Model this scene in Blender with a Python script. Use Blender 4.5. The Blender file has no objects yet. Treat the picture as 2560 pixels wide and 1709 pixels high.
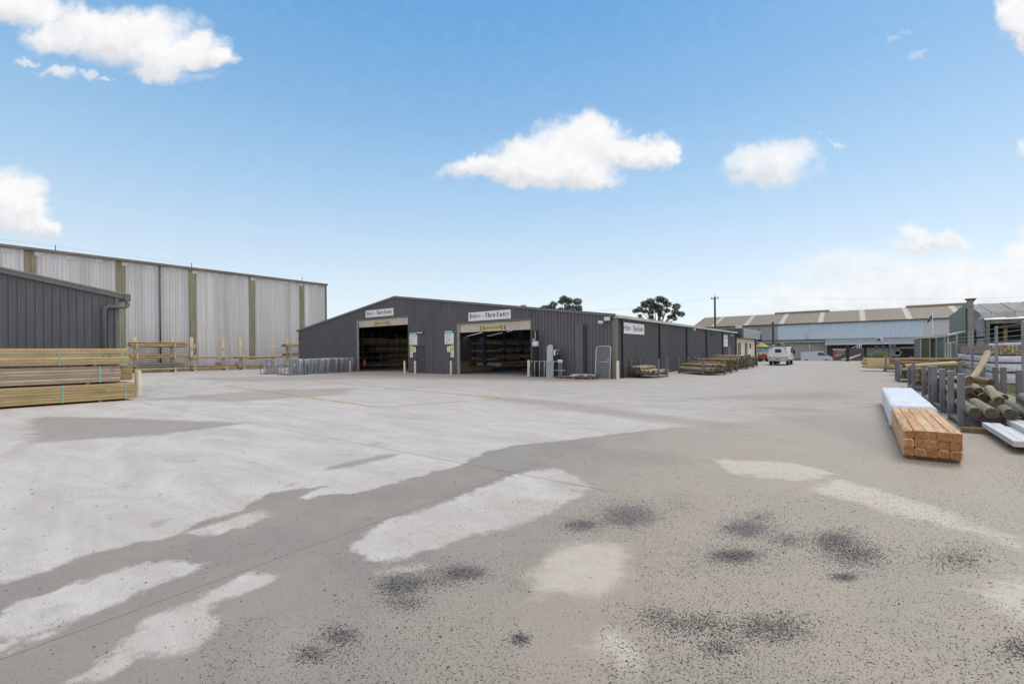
import bpy, math, random
import numpy as np
from mathutils import Vector, Matrix
random.seed(7); RNG = np.random.default_rng(7)
S = bpy.context.scene
COL = S.collection
R = math.radians

# ------------------------------------------------------------------ camera
# world frame: origin at the near corner of the dark shed, +X along its front wall, +Y along its side wall
F_PX, YH, ROLL, TH, EYE, CX0 = 1133.55, 879.69, .009953, .644241, 1.6, 1280.0
CT, ST = math.cos(TH), math.sin(TH)
CAMX, CAMY = 10.89664, -24.40638
cd = bpy.data.cameras.new("Camera"); cam = bpy.data.objects.new("Camera", cd); COL.objects.link(cam)
cd.sensor_fit = 'HORIZONTAL'; cd.sensor_width = 36.0; cd.lens = F_PX / 2560 * 36
cd.shift_y = (YH - 854.5) / 2560; cd.clip_end = 5000; cd.clip_start = .05
cam.matrix_world = Matrix.Translation((CAMX, CAMY, EYE)) @ Matrix.Rotation(TH, 4, 'Z') @ Matrix.Rotation(R(90), 4, 'X') @ Matrix.Rotation(-ROLL, 4, 'Z')
S.camera = cam

def ray(u, v):
    du, dv = u - CX0, v - YH; c, s = math.cos(ROLL), math.sin(ROLL)
    a = (c*du - s*dv) / F_PX; b = (s*du + c*dv) / F_PX
    return (a*CT - ST, a*ST + CT, -b), a, b
def G(u, v, z=0.0):                       # surveyed photo point -> place on a level at height z
    r = ray(u, v)[0]; t = (z - EYE) / r[2]; return (CAMX + t*r[0], CAMY + t*r[1])
def PX(u, v, x):                          # -> (y, z) on a wall x = const
    r = ray(u, v)[0]; t = (x - CAMX) / r[0]; return (CAMY + t*r[1], EYE + t*r[2])
def PY(u, v, y):                          # -> (x, z) on a wall y = const
    r = ray(u, v)[0]; t = (y - CAMY) / r[1]; return (CAMX + t*r[0], EYE + t*r[2])
def D(u, v, t):
    r = ray(u, v)[0]; return (CAMX + t*r[0], CAMY + t*r[1], EYE + t*r[2])

# ------------------------------------------------------------------ light and sky
SUN_EL, SUN_AZ = R(52), R(20)             # azimuth measured from +Y towards +X
sd = bpy.data.lights.new("Sun", 'SUN'); sun = bpy.data.objects.new("Sun", sd); COL.objects.link(sun)
sd.energy = 1.5; sd.angle = R(28); sd.color = (1.0, .955, .89)
sdir = Vector((math.sin(SUN_AZ)*math.cos(SUN_EL), math.cos(SUN_AZ)*math.cos(SUN_EL), math.sin(SUN_EL)))
sun.rotation_euler = (-sdir).to_track_quat('-Z', 'Y').to_euler(); sun.location = sdir*60
S.view_settings.view_transform = 'Standard'; S.view_settings.look = 'None'
S.view_settings.exposure = 0.12; S.view_settings.gamma = 1.0

W = bpy.data.worlds.new("World"); S.world = W; W.use_nodes = True
NT = W.node_tree; NT.nodes.clear()
def N(t, nt=None, **kw):
    n = (nt or NT).nodes.new(t)
    for k, v in kw.items(): setattr(n, k, v)
    return n
def LK(a, b, nt=None): (nt or NT).links.new(a, b)
def M_(op, a, b=None, c=None, nt=None, clamp=False):
    n = N('ShaderNodeMath', nt, operation=op, use_clamp=clamp)
    for i, x in enumerate((a, b, c)):
        if x is None: continue
        if isinstance(x, (int, float)): n.inputs[i].default_value = x
        else: LK(x, n.inputs[i], nt)
    return n.outputs[0]
def V_(op, a, b=None, c=None, nt=None):
    n = N('ShaderNodeVectorMath', nt, operation=op)
    for i, x in enumerate((a, b, c)):
        if x is None: continue
        if isinstance(x, (tuple, list)): n.inputs[i].default_value = x
        else: LK(x, n.inputs[i], nt)
    return n.outputs['Value'] if op in ('DOT_PRODUCT', 'LENGTH') else n.outputs[0]
def MR(x, a, b, c=0., d=1., nt=None, smooth=True):
    n = N('ShaderNodeMapRange', nt); n.interpolation_type = 'SMOOTHSTEP' if smooth else 'LINEAR'
    LK(x, n.inputs[0], nt)
    for i, v in enumerate((a, b, c, d)): n.inputs[i+1].default_value = v
    return n.outputs[0]
def MIX(f, a, b, nt=None, blend='MIX'):
    n = N('ShaderNodeMix', nt); n.data_type = 'RGBA'; n.blend_type = blend
    for s, x in ((n.inputs[0], f), (n.inputs[6], a), (n.inputs[7], b)):
        if isinstance(x, (int, float)): s.default_value = x
        elif isinstance(x, (tuple, list)): s.default_value = (*x, 1) if len(x) == 3 else x
        else: LK(x, s, nt)
    return n.outputs[2]
def NOISE(vec, scale, detail=4, rough=.55, nt=None, dist=0., out=0):
    n = N('ShaderNodeTexNoise', nt); n.inputs['Scale'].default_value = scale; n.inputs['Detail'].default_value = detail
    n.inputs['Roughness'].default_value = rough; n.inputs['Distortion'].default_value = dist
    if vec is not None: LK(vec, n.inputs['Vector'], nt)
    return n.outputs[out]

sky = N('ShaderNodeTexSky'); sky.sky_type = 'NISHITA'; sky.sun_disc = False
sky.sun_elevation = SUN_EL; sky.sun_rotation = SUN_AZ; sky.air_density = 1.0; sky.dust_density = .6; sky.ozone_density = 1.6
geo = N('ShaderNodeNewGeometry')
dirv = V_('SCALE', geo.outputs['Incoming']); dirv.node.inputs['Scale'].default_value = -1.0
df = V_('DOT_PRODUCT', dirv, (-ST, CT, 0)); dr = V_('DOT_PRODUCT', dirv, (CT, ST, 0)); dz = V_('DOT_PRODUCT', dirv, (0, 0, 1))
dfm = M_('MAXIMUM', df, .06)
sa = M_('DIVIDE', dr, dfm); sb = M_('DIVIDE', dz, dfm)
cmb = N('ShaderNodeCombineXYZ'); LK(sa, cmb.inputs[0]); LK(sb, cmb.inputs[1])
P = cmb.outputs[0]
n1 = NOISE(P, 5.5, 9, .62, out=1); n2 = NOISE(P, 22., 6, .6, out=1)
w1 = V_('MULTIPLY_ADD', n1, (.15, .12, 0), (-.075, -.06, 0)); w2 = V_('MULTIPLY_ADD', n2, (.05, .04, 0), (-.025, -.02, 0))
PW = V_('ADD', V_('ADD', P, w1), w2)
K = 2560/2349
# cloud lobes: centre and radii in photograph-sized units, turned into sky directions; last number = how solid
CL = [(300,75,150,62,1),(420,112,92,46,1),(480,132,62,30,1),(200,62,120,46,1),(380,150,72,30,.9),(60,18,120,46,.9),(130,88,85,30,.85),
 (58,133,30,9,.55),(125,158,42,15,.6),(195,163,30,13,.5),(246,174,24,9,.5),(460,178,60,10,.3),
 (20,455,85,62,.95),(60,492,62,46,.9),(105,512,42,26,.85),(30,505,62,36,.9),
 (1330,345,120,78,1),(1240,372,112,56,1),(1115,396,105,25,.95),(1452,342,96,36,1),(1360,292,78,44,1),(1310,402,112,32,1),(1200,398,104,34,1),(1515,345,40,24,1),
 (1765,387,102,56,.72),(1800,372,72,46,.72),(1740,412,76,34,.7),(1690,382,46,30,.6),(1905,328,15,10,.45),(1861,311,10,7,.35),
 (2335,38,58,60,.95),(2360,85,50,42,.9),(2065,87,20,12,.3),(2107,141,24,10,.35),(2350,332,30,22,.6),
 (2095,560,75,30,.75),(2085,528,46,26,.7),(2172,560,62,22,.65),(1950,604,115,36,.5),(1890,628,115,40,.45),(2060,632,190,44,.6),(2260,645,210,62,.7),(2360,596,85,56,.75),(2360,535,36,24,.5),(2050,690,420,52,.62),(1500,705,420,22,.22)]
dens = num = den = None
for (cx, cy, rx, ry, so) in CL:
    _, a, b = ray(cx*K, cy*K); b = -b
    ia, ib = F_PX/(rx*K*1.08), F_PX/(ry*K*1.12)
    qv = V_('MULTIPLY_ADD', PW, (ia, ib, 0), (-a*ia, -b*ib, 0))
    d = V_('LENGTH', qv); m = MR(d, .35, 1.34, so, 0.)
    dens = m if dens is None else M_('SMOOTH_MAX', dens, m, .12)
    lift = V_('DOT_PRODUCT', qv, (.25, 1, 0)); num = M_('MULTIPLY', m, lift) if num is None else M_('MULTIPLY_ADD', m, lift, num); den = m if den is None else M_('ADD', den, m)
front = MR(df, .06, .2)
fine = NOISE(P, 34., 5, .6)
cl = MR(M_('ADD', dens, M_('MULTIPLY', M_('SUBTRACT', fine, .5), .26)), .04, .92)
cl = M_('MULTIPLY', cl, front)
# unseen cloud cover added behind the viewer and overhead for neutral ambient light
dzp = M_('ADD', M_('MAXIMUM', dz, 0.), .16)
pv = N('ShaderNodeCombineXYZ'); LK(M_('DIVIDE', dr, dzp), pv.inputs[0]); LK(M_('DIVIDE', df, dzp), pv.inputs[1])
bn = NOISE(pv.outputs[0], 1.1, 6, .6)
away = MR(df, .50, .15)
up = MR(dz, .80, .96)
back = M_('MULTIPLY', MR(bn, .24, .50), M_('MAXIMUM', away, up))
# colours
el = M_('MAXIMUM', dz, 0.)
skyc = N('ShaderNodeMix'); skyc.data_type = 'RGBA'; skyc.blend_type = 'MULTIPLY'; skyc.inputs[0].default_value = 1
LK(sky.outputs[0], skyc.inputs[6]); skyc.inputs[7].default_value = (.11, .11, .11, 1)
ramp = N('ShaderNodeValToRGB'); LK(el, ramp.inputs[0])
er = ramp.color_ramp.elements
for p_, c_ in ((.0, (.86,.92,.95)), (.10, (.77,.875,.94)), (.2, (.60,.755,.905)), (.318, (.405,.63,.86)), (.456, (.245,.485,.78)), (.6, (.135,.385,.73))):
    e_ = er[0] if p_ == 0 else (er[len(er)-1] if p_ == .6 else er.new(p_))
    e_.position = p_; e_.color = (*c_, 1)
base = MIX(.18, ramp.outputs[0], skyc.outputs[2])
shade = MR(NOISE(P, 26., 6, .65), .25, .75, .95, 1.02)
under = M_('ADD', M_('DIVIDE', num, M_('MAXIMUM', den, .05)), M_('MULTIPLY', M_('SUBTRACT', NOISE(P, 13., 6, .65), .5), 1.1))
body = MIX(MR(under, -.75, .25), (.70, .715, .755), (.895, .895, .90))
cw = N('ShaderNodeMix'); cw.data_type = 'RGBA'; cw.blend_type = 'MULTIPLY'; cw.inputs[0].default_value = 1
LK(body, cw.inputs[6]); LK(shade, cw.inputs[7])
allc = MIX(cl, base, cw.outputs[2])
allc = MIX(back, allc, (.86, .86, .87))
bg = N('ShaderNodeBackground'); LK(allc, bg.inputs[0]); bg.inputs[1].default_value = 1.0
wo = N('ShaderNodeOutputWorld'); LK(bg.outputs[0], wo.inputs[0])

# ------------------------------------------------------------------ helpers
def tag(o, label=None, cat=None, group=None, kind=None):
    if label: o['label'] = label
    if cat: o['category'] = cat
    if group: o['group'] = group
    if kind: o['kind'] = kind
    return o
def thing(name, label, cat, loc=(0, 0, 0), rz=0., group=None):
    o = bpy.data.objects.new(name, None); COL.objects.link(o); o.empty_display_size = .2
    o.location = loc; o.rotation_euler = (0, 0, rz)
    return tag(o, label, cat, group)
def copy_tree(o, parent=None):
    c = o.copy(); COL.objects.link(c); c.parent = parent
    for ch in o.children: copy_tree(ch, c)
    return c

class MB:
    """collects faces; build() links them as one mesh"""
    def __init__(s): s.v = []; s.f = []; s.t = []; s.m = []; s.sm = []; s.tint = (1, 1, 1); s.mi = 0
    def face(s, idx, smooth=False): s.f.append(idx); s.t.append(s.tint); s.m.append(s.mi); s.sm.append(smooth)
    def poly(s, pts, smooth=False):
        b = len(s.v); s.v += [tuple(p) for p in pts]; s.face(tuple(range(b, b+len(pts))), smooth)
    def box(s, x0, x1, y0, y1, z0, z1, M=None):
        p = [(x, y, z) for z in (z0, z1) for y in (y0, y1) for x in (x0, x1)]
        if M is not None: p = [tuple(M @ Vector(q)) for q in p]
        b = len(s.v); s.v += p
        for q in ((0,2,3,1), (4,5,7,6), (0,1,5,4), (2,6,7,3), (0,4,6,2), (1,3,7,5)): s.face(tuple(b+i for i in q))
    def cbox(s, x0, x1, y0, y1, z0, z1, c=.01, M=None):
        """box with chamfered edges"""
        c = min(c, (x1-x0)*.45, (y1-y0)*.45, (z1-z0)*.45)
        pts = []; ids = {}
        for ix, x in ((0, x0), (1, x1)):
            for iy, y in ((0, y0), (1, y1)):
                for iz, z in ((0, z0), (1, z1)):
                    sx, sy, sz = (1, -1)[ix]*c, (1, -1)[iy]*c, (1, -1)[iz]*c
                    for k, q in enumerate(((x, y+sy, z+sz), (x+sx, y, z+sz), (x+sx, y+sy, z))):
                        ids[(ix, iy, iz, k)] = len(pts); pts.append(q)
        if M is not None: pts = [tuple(M @ Vector(q)) for q in pts]
        b = len(s.v); s.v += pts; I = lambda *a: b+ids[a]
        for i in (0, 1):
            q = [I(i,0,0,0), I(i,1,0,0), I(i,1,1,0), I(i,0,1,0)]; s.face(tuple(q if i else q[::-1]))
            q = [I(0,i,0,1), I(1,i,0,1), I(1,i,1,1), I(0,i,1,1)]; s.face(tuple(q[::-1] if i else q))
            q = [I(0,0,i,2), I(1,0,i,2), I(1,1,i,2), I(0,1,i,2)]; s.face(tuple(q if i else q[::-1]))
        for i in (0, 1):
            for j in (0, 1):
                q = [I(i,j,0,0), I(i,j,1,0), I(i,j,1,1), I(i,j,0,1)]; s.face(tuple(q if i == j else q[::-1]))
                q = [I(i,0,j,0), I(i,1,j,0), I(i,1,j,2), I(i,0,j,2)]; s.face(tuple(q[::-1] if i == j else q))
                q = [I(0,i,j,1), I(1,i,j,1), I(1,i,j,2), I(0,i,j,2)]; s.face(tuple(q if i == j else q[::-1]))
        for i in (0, 1):
            for j in (0, 1):
                for k in (0, 1):
                    q = [I(i,j,k,0), I(i,j,k,1), I(i,j,k,2)]; s.face(tuple(q if (i+j+k) % 2 else q[::-1]))
    def tube(s, pts, r, n=8, caps=True, closed=False, smooth=True, flat_end=None):
        P = [Vector(p) for p in pts]; k = len(P); rr = r if isinstance(r, (list, tuple)) else [r]*k
        rings = []; up = None
        for i in range(k):
            if closed: d = (P[(i+1) % k]-P[i-1]).normalized()
            else: d = (P[min(i+1, k-1)]-P[max(i-1, 0)]).normalized()
            if up is None: up = Vector((0, 0, 1)) if abs(d.z) < .9 else Vector((0, 1, 0))
            a = d.cross(up)
            if a.length < 1e-4: a = d.cross(Vector((1, 0, .3)))
            a.normalize(); b_ = a.cross(d).normalized(); up = b_
            b = len(s.v)
            for j in range(n):
                t = 2*math.pi*(j+.5)/n; s.v.append(tuple(P[i]+a*(math.cos(t)*rr[i])+b_*(math.sin(t)*rr[i])))
            rings.append(b)
        for i in range(k if closed else k-1):
            A, B = rings[i], rings[(i+1) % k]
            for j in range(n): s.face((A+j, A+(j+1) % n, B+(j+1) % n, B+j), smooth)
        if caps and not closed:
            s.face(tuple(rings[0]+j for j in range(n))[::-1]); s.face(tuple(rings[-1]+j for j in range(n)))
    def prism(s, pts, a, b, axis='y', smooth=False):
        """2-D outline pushed along an axis. axis y: pts are (x,z); x: (y,z); z: (x,y)"""
        f = {'y': lambda p, t: (p[0], t, p[1]), 'x': lambda p, t: (t, p[0], p[1]), 'z': lambda p, t: (p[0], p[1], t)}[axis]
        n = len(pts); k = len(s.v); s.v += [f(p, a) for p in pts] + [f(p, b) for p in pts]
        s.face(tuple(k+i for i in range(n))); s.face(tuple(k+n+i for i in range(n))[::-1])
        for i in range(n): j = (i+1) % n; s.face((k+j, k+i, k+n+i, k+n+j), smooth)
    def lathe(s, prof, cx, cy, z0=0., n=14, smooth=True):
        b = len(s.v)
        for (r, z) in prof:
            for j in range(n): t = 2*math.pi*j/n; s.v.append((cx+r*math.cos(t), cy+r*math.sin(t), z0+z))
        for i in range(len(prof)-1):
            for j in range(n): s.face((b+i*n+j, b+i*n+(j+1) % n, b+(i+1)*n+(j+1) % n, b+(i+1)*n+j), smooth)
        s.face(tuple(b+(len(prof)-1)*n+j for j in range(n)))
    def xform(s, M): s.v = [tuple(M @ Vector(p)) for p in s.v]; return s
    def mesh(s, name, mats):
        me = bpy.data.meshes.new(name); me.from_pydata(s.v, [], s.f)
        for m in (mats if isinstance(mats, (list, tuple)) else [mats]): me.materials.append(m)
        me.polygons.foreach_set('material_index', s.m); me.polygons.foreach_set('use_smooth', s.sm)
        ca = me.color_attributes.new('tint', 'FLOAT_COLOR', 'CORNER')
        t = np.repeat(np.array([(*c, 1.) for c in s.t], dtype=np.float32).reshape(-1, 4), [len(f) for f in s.f], axis=0)
        ca.data.foreach_set('color', t.ravel()); me.update(); return me
    def build(s, name, mats, parent=None, local=False):
        if parent is not None and not local:
            o = parent.location; q = parent
            while q.parent is not None: q = q.parent; o = o + q.location
            s.v = [(p[0]-o[0], p[1]-o[1], p[2]-o[2]) for p in s.v]
        ob = bpy.data.objects.new(name, s.mesh(name, mats)); COL.objects.link(ob)
        if parent is not None: ob.parent = parent
        return ob
def jit(c, a): k = 1+random.uniform(-a, a); return tuple(max(0, x*k*(1+random.uniform(-a, a)*.3)) for x in c)

# ------------------------------------------------------------------ materials
def new_mat(name):
    m = bpy.data.materials.new(name); m.use_nodes = True; t = m.node_tree; t.nodes.clear()
    o = N('ShaderNodeOutputMaterial', t); p = N('ShaderNodeBsdfPrincipled', t); LK(p.outputs[0], o.inputs[0], t)
    return m, t, p
def mat(name, col, rough=.6, metal=0., var=.12, stretch=(1, 1, 1), ns=4., col2=None, grime=.0, gcol=(.12, .10, .08), gs=1.2, bump=0., rnd=0., spec=.5, world=False, thr=(.35, .7)):
    m, t, p = new_mat(name)
    tc = N('ShaderNodeTexCoord', t)
    if world: gp = N('ShaderNodeNewGeometry', t); co = gp.outputs['Position']
    else: co = tc.outputs['Object']
    v = V_('MULTIPLY', co, stretch, nt=t)
    oi = N('ShaderNodeObjectInfo', t)
    if not world: v = V_('ADD', v, V_('MULTIPLY', oi.outputs['Random'], (37., 17., 53.), nt=t), nt=t)
    n = NOISE(v, ns, 6, .6, t)
    c = MIX(MR(n, thr[0], thr[1], nt=t), tuple(x*(1-var) for x in col), col2 or tuple(min(1, x*(1+var)) for x in col), t)
    if grime > 0:
        g = NOISE(co, gs, 5, .65, t); c = MIX(M_('MULTIPLY', MR(g, .45, .72, nt=t), grime, nt=t), c, gcol, t)
    at = N('ShaderNodeAttribute', t); at.attribute_name = 'tint'
    c = MIX(1., c, at.outputs['Color'], t, 'MULTIPLY')
    if rnd > 0:
        k = M_('MULTIPLY_ADD', oi.outputs['Random'], 2*rnd, 1-rnd, nt=t); k3 = N('ShaderNodeCombineColor', t)
        for i in range(3): LK(k, k3.inputs[i], t)
        c = MIX(1., c, k3.outputs[0], t, 'MULTIPLY')
    LK(c, p.inputs['Base Color'], t); p.inputs['Metallic'].default_value = metal
    LK(M_('MULTIPLY_ADD', n, .2, rough-.1, nt=t, clamp=True), p.inputs['Roughness'], t); p.inputs['Specular IOR Level'].default_value = spec
    if bump > 0:
        b = N('ShaderNodeBump', t); b.inputs['Strength'].default_value = bump; b.inputs['Distance'].default_value = .01
        LK(n, b.inputs['Height'], t); LK(b.outputs[0], p.inputs['Normal'], t)
    return m
def knots(m, axis):
    t = m.node_tree; p = [n for n in t.nodes if n.type == 'BSDF_PRINCIPLED'][0]; l = p.inputs['Base Color'].links[0].from_socket
    s_ = [11., 11., 11.]; s_[axis] = 2.6; v = N('ShaderNodeTexVoronoi', t); v.inputs['Scale'].default_value = 1.; co = N('ShaderNodeTexCoord', t).outputs['Object']; LK(V_('MULTIPLY', co, tuple(s_), nt=t), v.inputs['Vector'], t)
    sc = N('ShaderNodeSeparateColor', t); LK(v.outputs['Color'], sc.inputs[0], t); k = M_('MULTIPLY', MR(v.outputs['Distance'], .10, .32, 1, 0, nt=t), MR(sc.outputs[0], .5, .62, nt=t), nt=t)
    LK(MIX(M_('MULTIPLY', k, .75, nt=t), l, MIX(1., l, (.42, .30, .20), t, 'MULTIPLY'), t), p.inputs['Base Color'], t)
def shaded_end_grain(m, axis):  # end-grain tone, with the shade of the end faces put into the colour
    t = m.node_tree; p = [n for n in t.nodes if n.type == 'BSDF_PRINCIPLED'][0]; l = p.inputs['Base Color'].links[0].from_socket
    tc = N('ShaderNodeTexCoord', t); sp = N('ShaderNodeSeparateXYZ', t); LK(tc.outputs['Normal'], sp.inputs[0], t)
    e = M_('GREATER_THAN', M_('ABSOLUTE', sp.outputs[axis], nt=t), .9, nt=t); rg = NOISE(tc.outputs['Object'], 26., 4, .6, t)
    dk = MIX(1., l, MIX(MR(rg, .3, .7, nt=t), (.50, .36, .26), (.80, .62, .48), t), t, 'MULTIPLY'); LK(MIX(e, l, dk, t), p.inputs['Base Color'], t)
def wire_mat(name, col, pitch_a, pitch_b, width, rough=.45, metal=.6, diag=False):
    """woven or welded wire: open mesh cut out of a sheet"""
    m, t, p = new_mat(name); tc = N('ShaderNodeTexCoord', t); sp = N('ShaderNodeSeparateXYZ', t); LK(tc.outputs['Object'], sp.inputs[0], t)
    h = M_('ADD', sp.outputs[0], sp.outputs[1], nt=t); z = sp.outputs[2]
    if diag: h, z = M_('ADD', h, z, nt=t), M_('SUBTRACT', h, z, nt=t)
    def ln(x, pt): return M_('LESS_THAN', M_('FRACT', M_('DIVIDE', x, pt, nt=t), nt=t), width/pt, nt=t)
    a = M_('MAXIMUM', ln(h, pitch_a), ln(z, pitch_b), nt=t)
    p.inputs['Base Color'].default_value = (*col, 1); p.inputs['Roughness'].default_value = rough; p.inputs['Metallic'].default_value = metal
    LK(a, p.inputs['Alpha'], t); return m

WOOD = (.36, .27, .155)
MT = dict(
 clad=mat('charcoal_cladding', (.118,.118,.138), .5, 0, .08, (2,2,.35), 1.5, grime=.25, gcol=(.17,.165,.165), gs=.5),
 clad_trim=mat('charcoal_trim', (.15,.15,.16), .45, 0, .1),
 clad_dark=mat('dark_pipe', (.03,.03,.037), .5, 0, .1),
 grey_trim=mat('grey_jamb', (.30,.30,.32), .45, .2, .12, (1,1,.4)),
 gutter=mat('pale_gutter', (.52,.51,.48), .45, .1, .1, (1,.4,1), 2, grime=.35, gcol=(.3,.27,.22)),
 roof=mat('roof_sheet', (.30,.29,.28), .5, .3, .1),
 whclad=mat('weathered_zinc_cladding', (.63,.63,.64), .5, .05, .09, (5,5,.12), 1.3, grime=.4, gcol=(.52,.50,.475), gs=.28),
 skystrip=mat('mossy_fibreglass', (.285,.265,.185), .5, 0, .22, (6,6,.3), 1.2, grime=.5, gcol=(.19,.185,.12), gs=.8),
 whgutter=mat('rusty_gutter', (.20,.175,.15), .6, .2, .2, (1,.5,1), 1.5),
 pipe_brown=mat('brown_pipe', (.13,.105,.09), .6, .1, .2),
 cream=mat('cream_paint', (.72,.66,.53), .5, 0, .07, grime=.3, gcol=(.42,.35,.25), gs=3),
 cream_rack=mat('cream_steel', (.70,.60,.46), .5, 0, .1, grime=.35, gcol=(.35,.24,.15), gs=4),
 shutter=mat('shutter_slats', (.62,.58,.49), .45, .1, .06, grime=.2),
 white=mat('white_board', (.78,.79,.83), .45, 0, .04), black=mat('black_paint', (.016,.016,.018), .5), rubber=mat('tyre_rubber', (.02,.02,.022), .8),
 ink=mat('sign_ink', (.02,.02,.022), .6), grey_ink=mat('grey_ink', (.30,.33,.36), .6), green_ink=mat('green_board', (.02,.26,.17), .5, 0, .05), lime=mat('lime_board', (.66,.74,.08), .5, 0, .05),
 mint=mat('mint_letters', (.50,.80,.70), .5), gold=mat('gold_board', (.66,.57,.28), .5, 0, .1), pale_blue=mat('pale_blue_panel', (.45,.58,.63), .5),
 plank=mat('sawn_timber', (.86,.86,.86), .75, 0, .24, (14,.45,14), 2.2, grime=.3, gcol=(.42,.36,.30), gs=2.5, bump=.15),
 plankx=mat('sawn_timber_crosswise', (.86,.86,.86), .75, 0, .24, (.45,14,14), 2.2, grime=.3, gcol=(.42,.36,.30), gs=2.5),
 log=mat('treated_pine', (.335,.275,.165), .8, 0, .32, (9,.5,9), 1.8, grime=.45, gcol=(.22,.20,.15), gs=2.2, bump=.3, rnd=.22),
 log_end=mat('log_end', (.10,.082,.055), .85, 0, .4, (1,1,1), 18, rnd=.3),
 log_grey=mat('weathered_pine', (.235,.215,.165), .85, 0, .3, (8,.6,8), 1.8, grime=.5, gcol=(.14,.135,.11), gs=2.5, bump=.35, rnd=.2),
 log_pale=mat('pale_pine', (.56,.44,.26), .75, 0, .18, (9,.5,9), 1.8, grime=.3, gcol=(.36,.28,.15), gs=2, bump=.2, rnd=.15),
 log_brown=mat('brown_pine', (.36,.24,.12), .8, 0, .35, (9,.5,9), 1.8, grime=.5, gcol=(.13,.09,.055), gs=2, bump=.25, rnd=.25),
 strap=mat('green_strap', (.20,.52,.40), .4, 0, .15),
 steel=mat('rack_steel', (.185,.187,.215), .5, .25, .14, (1,1,.5), 3, grime=.3, gcol=(.13,.11,.10), gs=5),
 steel_cap=mat('post_cap', (.42,.42,.45), .45, .2, .1),
 galv=mat('galvanised_tube', (.52,.54,.58), .4, .45, .12, ns=8), galv_dark=mat('galvanised_post', (.30,.33,.36), .45, .4, .14, (1,1,.3), 4),
 darksteel=mat('dark_frame', (.05,.05,.055), .5, .3),
 wrap=mat('white_wrap', (.74,.76,.82), .34, 0, .12, (1,1,1), 7, grime=.3, gcol=(.48,.49,.55), gs=9, bump=1.),
 blue=mat('blue_rack', (.035,.085,.22), .5, .1, .15, grime=.3, gcol=(.02,.04,.09)),
 glass=mat('dark_glass', (.022,.026,.034), .12, 0, .1), window=mat('office_glass', (.05,.06,.065), .15), clear=mat('pale_glass', (.35,.40,.43), .15),
 render=mat('cream_render', (.80,.72,.57), .8, 0, .06, grime=.2, gcol=(.45,.38,.28)),
 carwhite=mat('white_car_paint', (.70,.72,.76), .3, 0, .03, grime=.25, gcol=(.45,.43,.41), gs=2), silver=mat('silver_car_paint', (.55,.59,.66), .3, .2, .05),
 red=mat('red_lens', (.45,.05,.03), .35), redpaint=mat('red_paint', (.33,.05,.05), .5, 0, .2), yellow=mat('yellow_canvas', (.42,.36,.08), .7, 0, .12), chrome=mat('bright_metal', (.6,.6,.62), .3, .7),
 wallgrey=mat('grey_wall', (.36,.37,.395), .6, 0, .08, (3,3,.3), 1.5, grime=.3, gcol=(.24,.24,.25)), wallblue=mat('pale_blue_wall', (.55,.66,.80), .5, 0, .05, (3,3,.3), 1.2, grime=.2, gcol=(.48,.57,.68)), wallwhite=mat('white_wall', (.60,.61,.67), .55, 0, .05),
 tanroof=mat('tan_roof', (.225,.178,.128), .7, 0, .12, (1,1,1), 1.2, grime=.35, gcol=(.175,.142,.105), gs=.35), roofstrip=mat('roof_light', (.42,.40,.35), .6, 0, .08), charcoal=mat('charcoal_wall', (.07,.072,.082), .6, 0, .1),
 greenclad=mat('green_cladding', (.115,.16,.125), .55, 0, .1, (2,2,.3), 1.5, grime=.3, gcol=(.14,.15,.14), gs=.6), beige=mat('beige_trim', (.55,.49,.38), .55, 0, .08),
 rusty=mat('rusting_iron', (.20,.20,.205), .7, .0, .2, (4,.4,.4), 1.4, col2=(.29,.285,.28), grime=.85, gcol=(.15,.065,.04), gs=.55), zinc=mat('old_zinc', (.36,.37,.40), .55, .3, .15, (4,4,.3), 1.5, grime=.3),
 concrete_old=mat('old_concrete', (.29,.275,.245), .85, 0, .18, (1,1,.5), 3, grime=.4, gcol=(.17,.16,.14)), rust=mat('rust', (.22,.07,.045), .8, 0, .3),
 bark=mat('tree_bark', (.115,.095,.075), .9, 0, .25, (1,1,.4), 5), leaf=mat('gum_leaf', (.056,.066,.03), .6, 0, .4, ns=.7, world=True), bushleaf=mat('grey_green_leaf', (.24,.25,.14), .6, 0, .35, ns=3, world=True), straw=mat('straw_tuft', (.20,.16,.06), .7, 0, .3, ns=6),
 palletw=mat('pallet_timber', (.24,.17,.105), .85, 0, .3, (6,.6,6), 2), whiteboard=mat('primed_board', (.60,.60,.60), .6, 0, .10, (8,.5,8), 2, grime=.25, gcol=(.4,.38,.36)),
 flag=mat('navy_flag', (.03,.05,.20), .7, 0, .15), paintgreen=mat('green_stencil', (.17,.26,.05), .8, 0, .2), paintteal=mat('teal_stencil', (.10,.25,.15), .8, 0, .2), lamp=mat('lamp_glass', (.75,.75,.72), .3),
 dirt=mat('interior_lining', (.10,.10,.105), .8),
)
knots(MT['plank'], 1); shaded_end_grain(MT['plank'], 1)
MT['mesh_gate'] = wire_mat('woven_gate_wire', (.50,.53,.58), .05, .05, .0055)
MT['mesh_fine'] = wire_mat('welded_fence_wire', (.45,.48,.50), .05, .05, .0055)
MT['mesh_diag'] = wire_mat('chain_wire', (.44,.48,.54), .07, .07, .009, diag=True)

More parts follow.
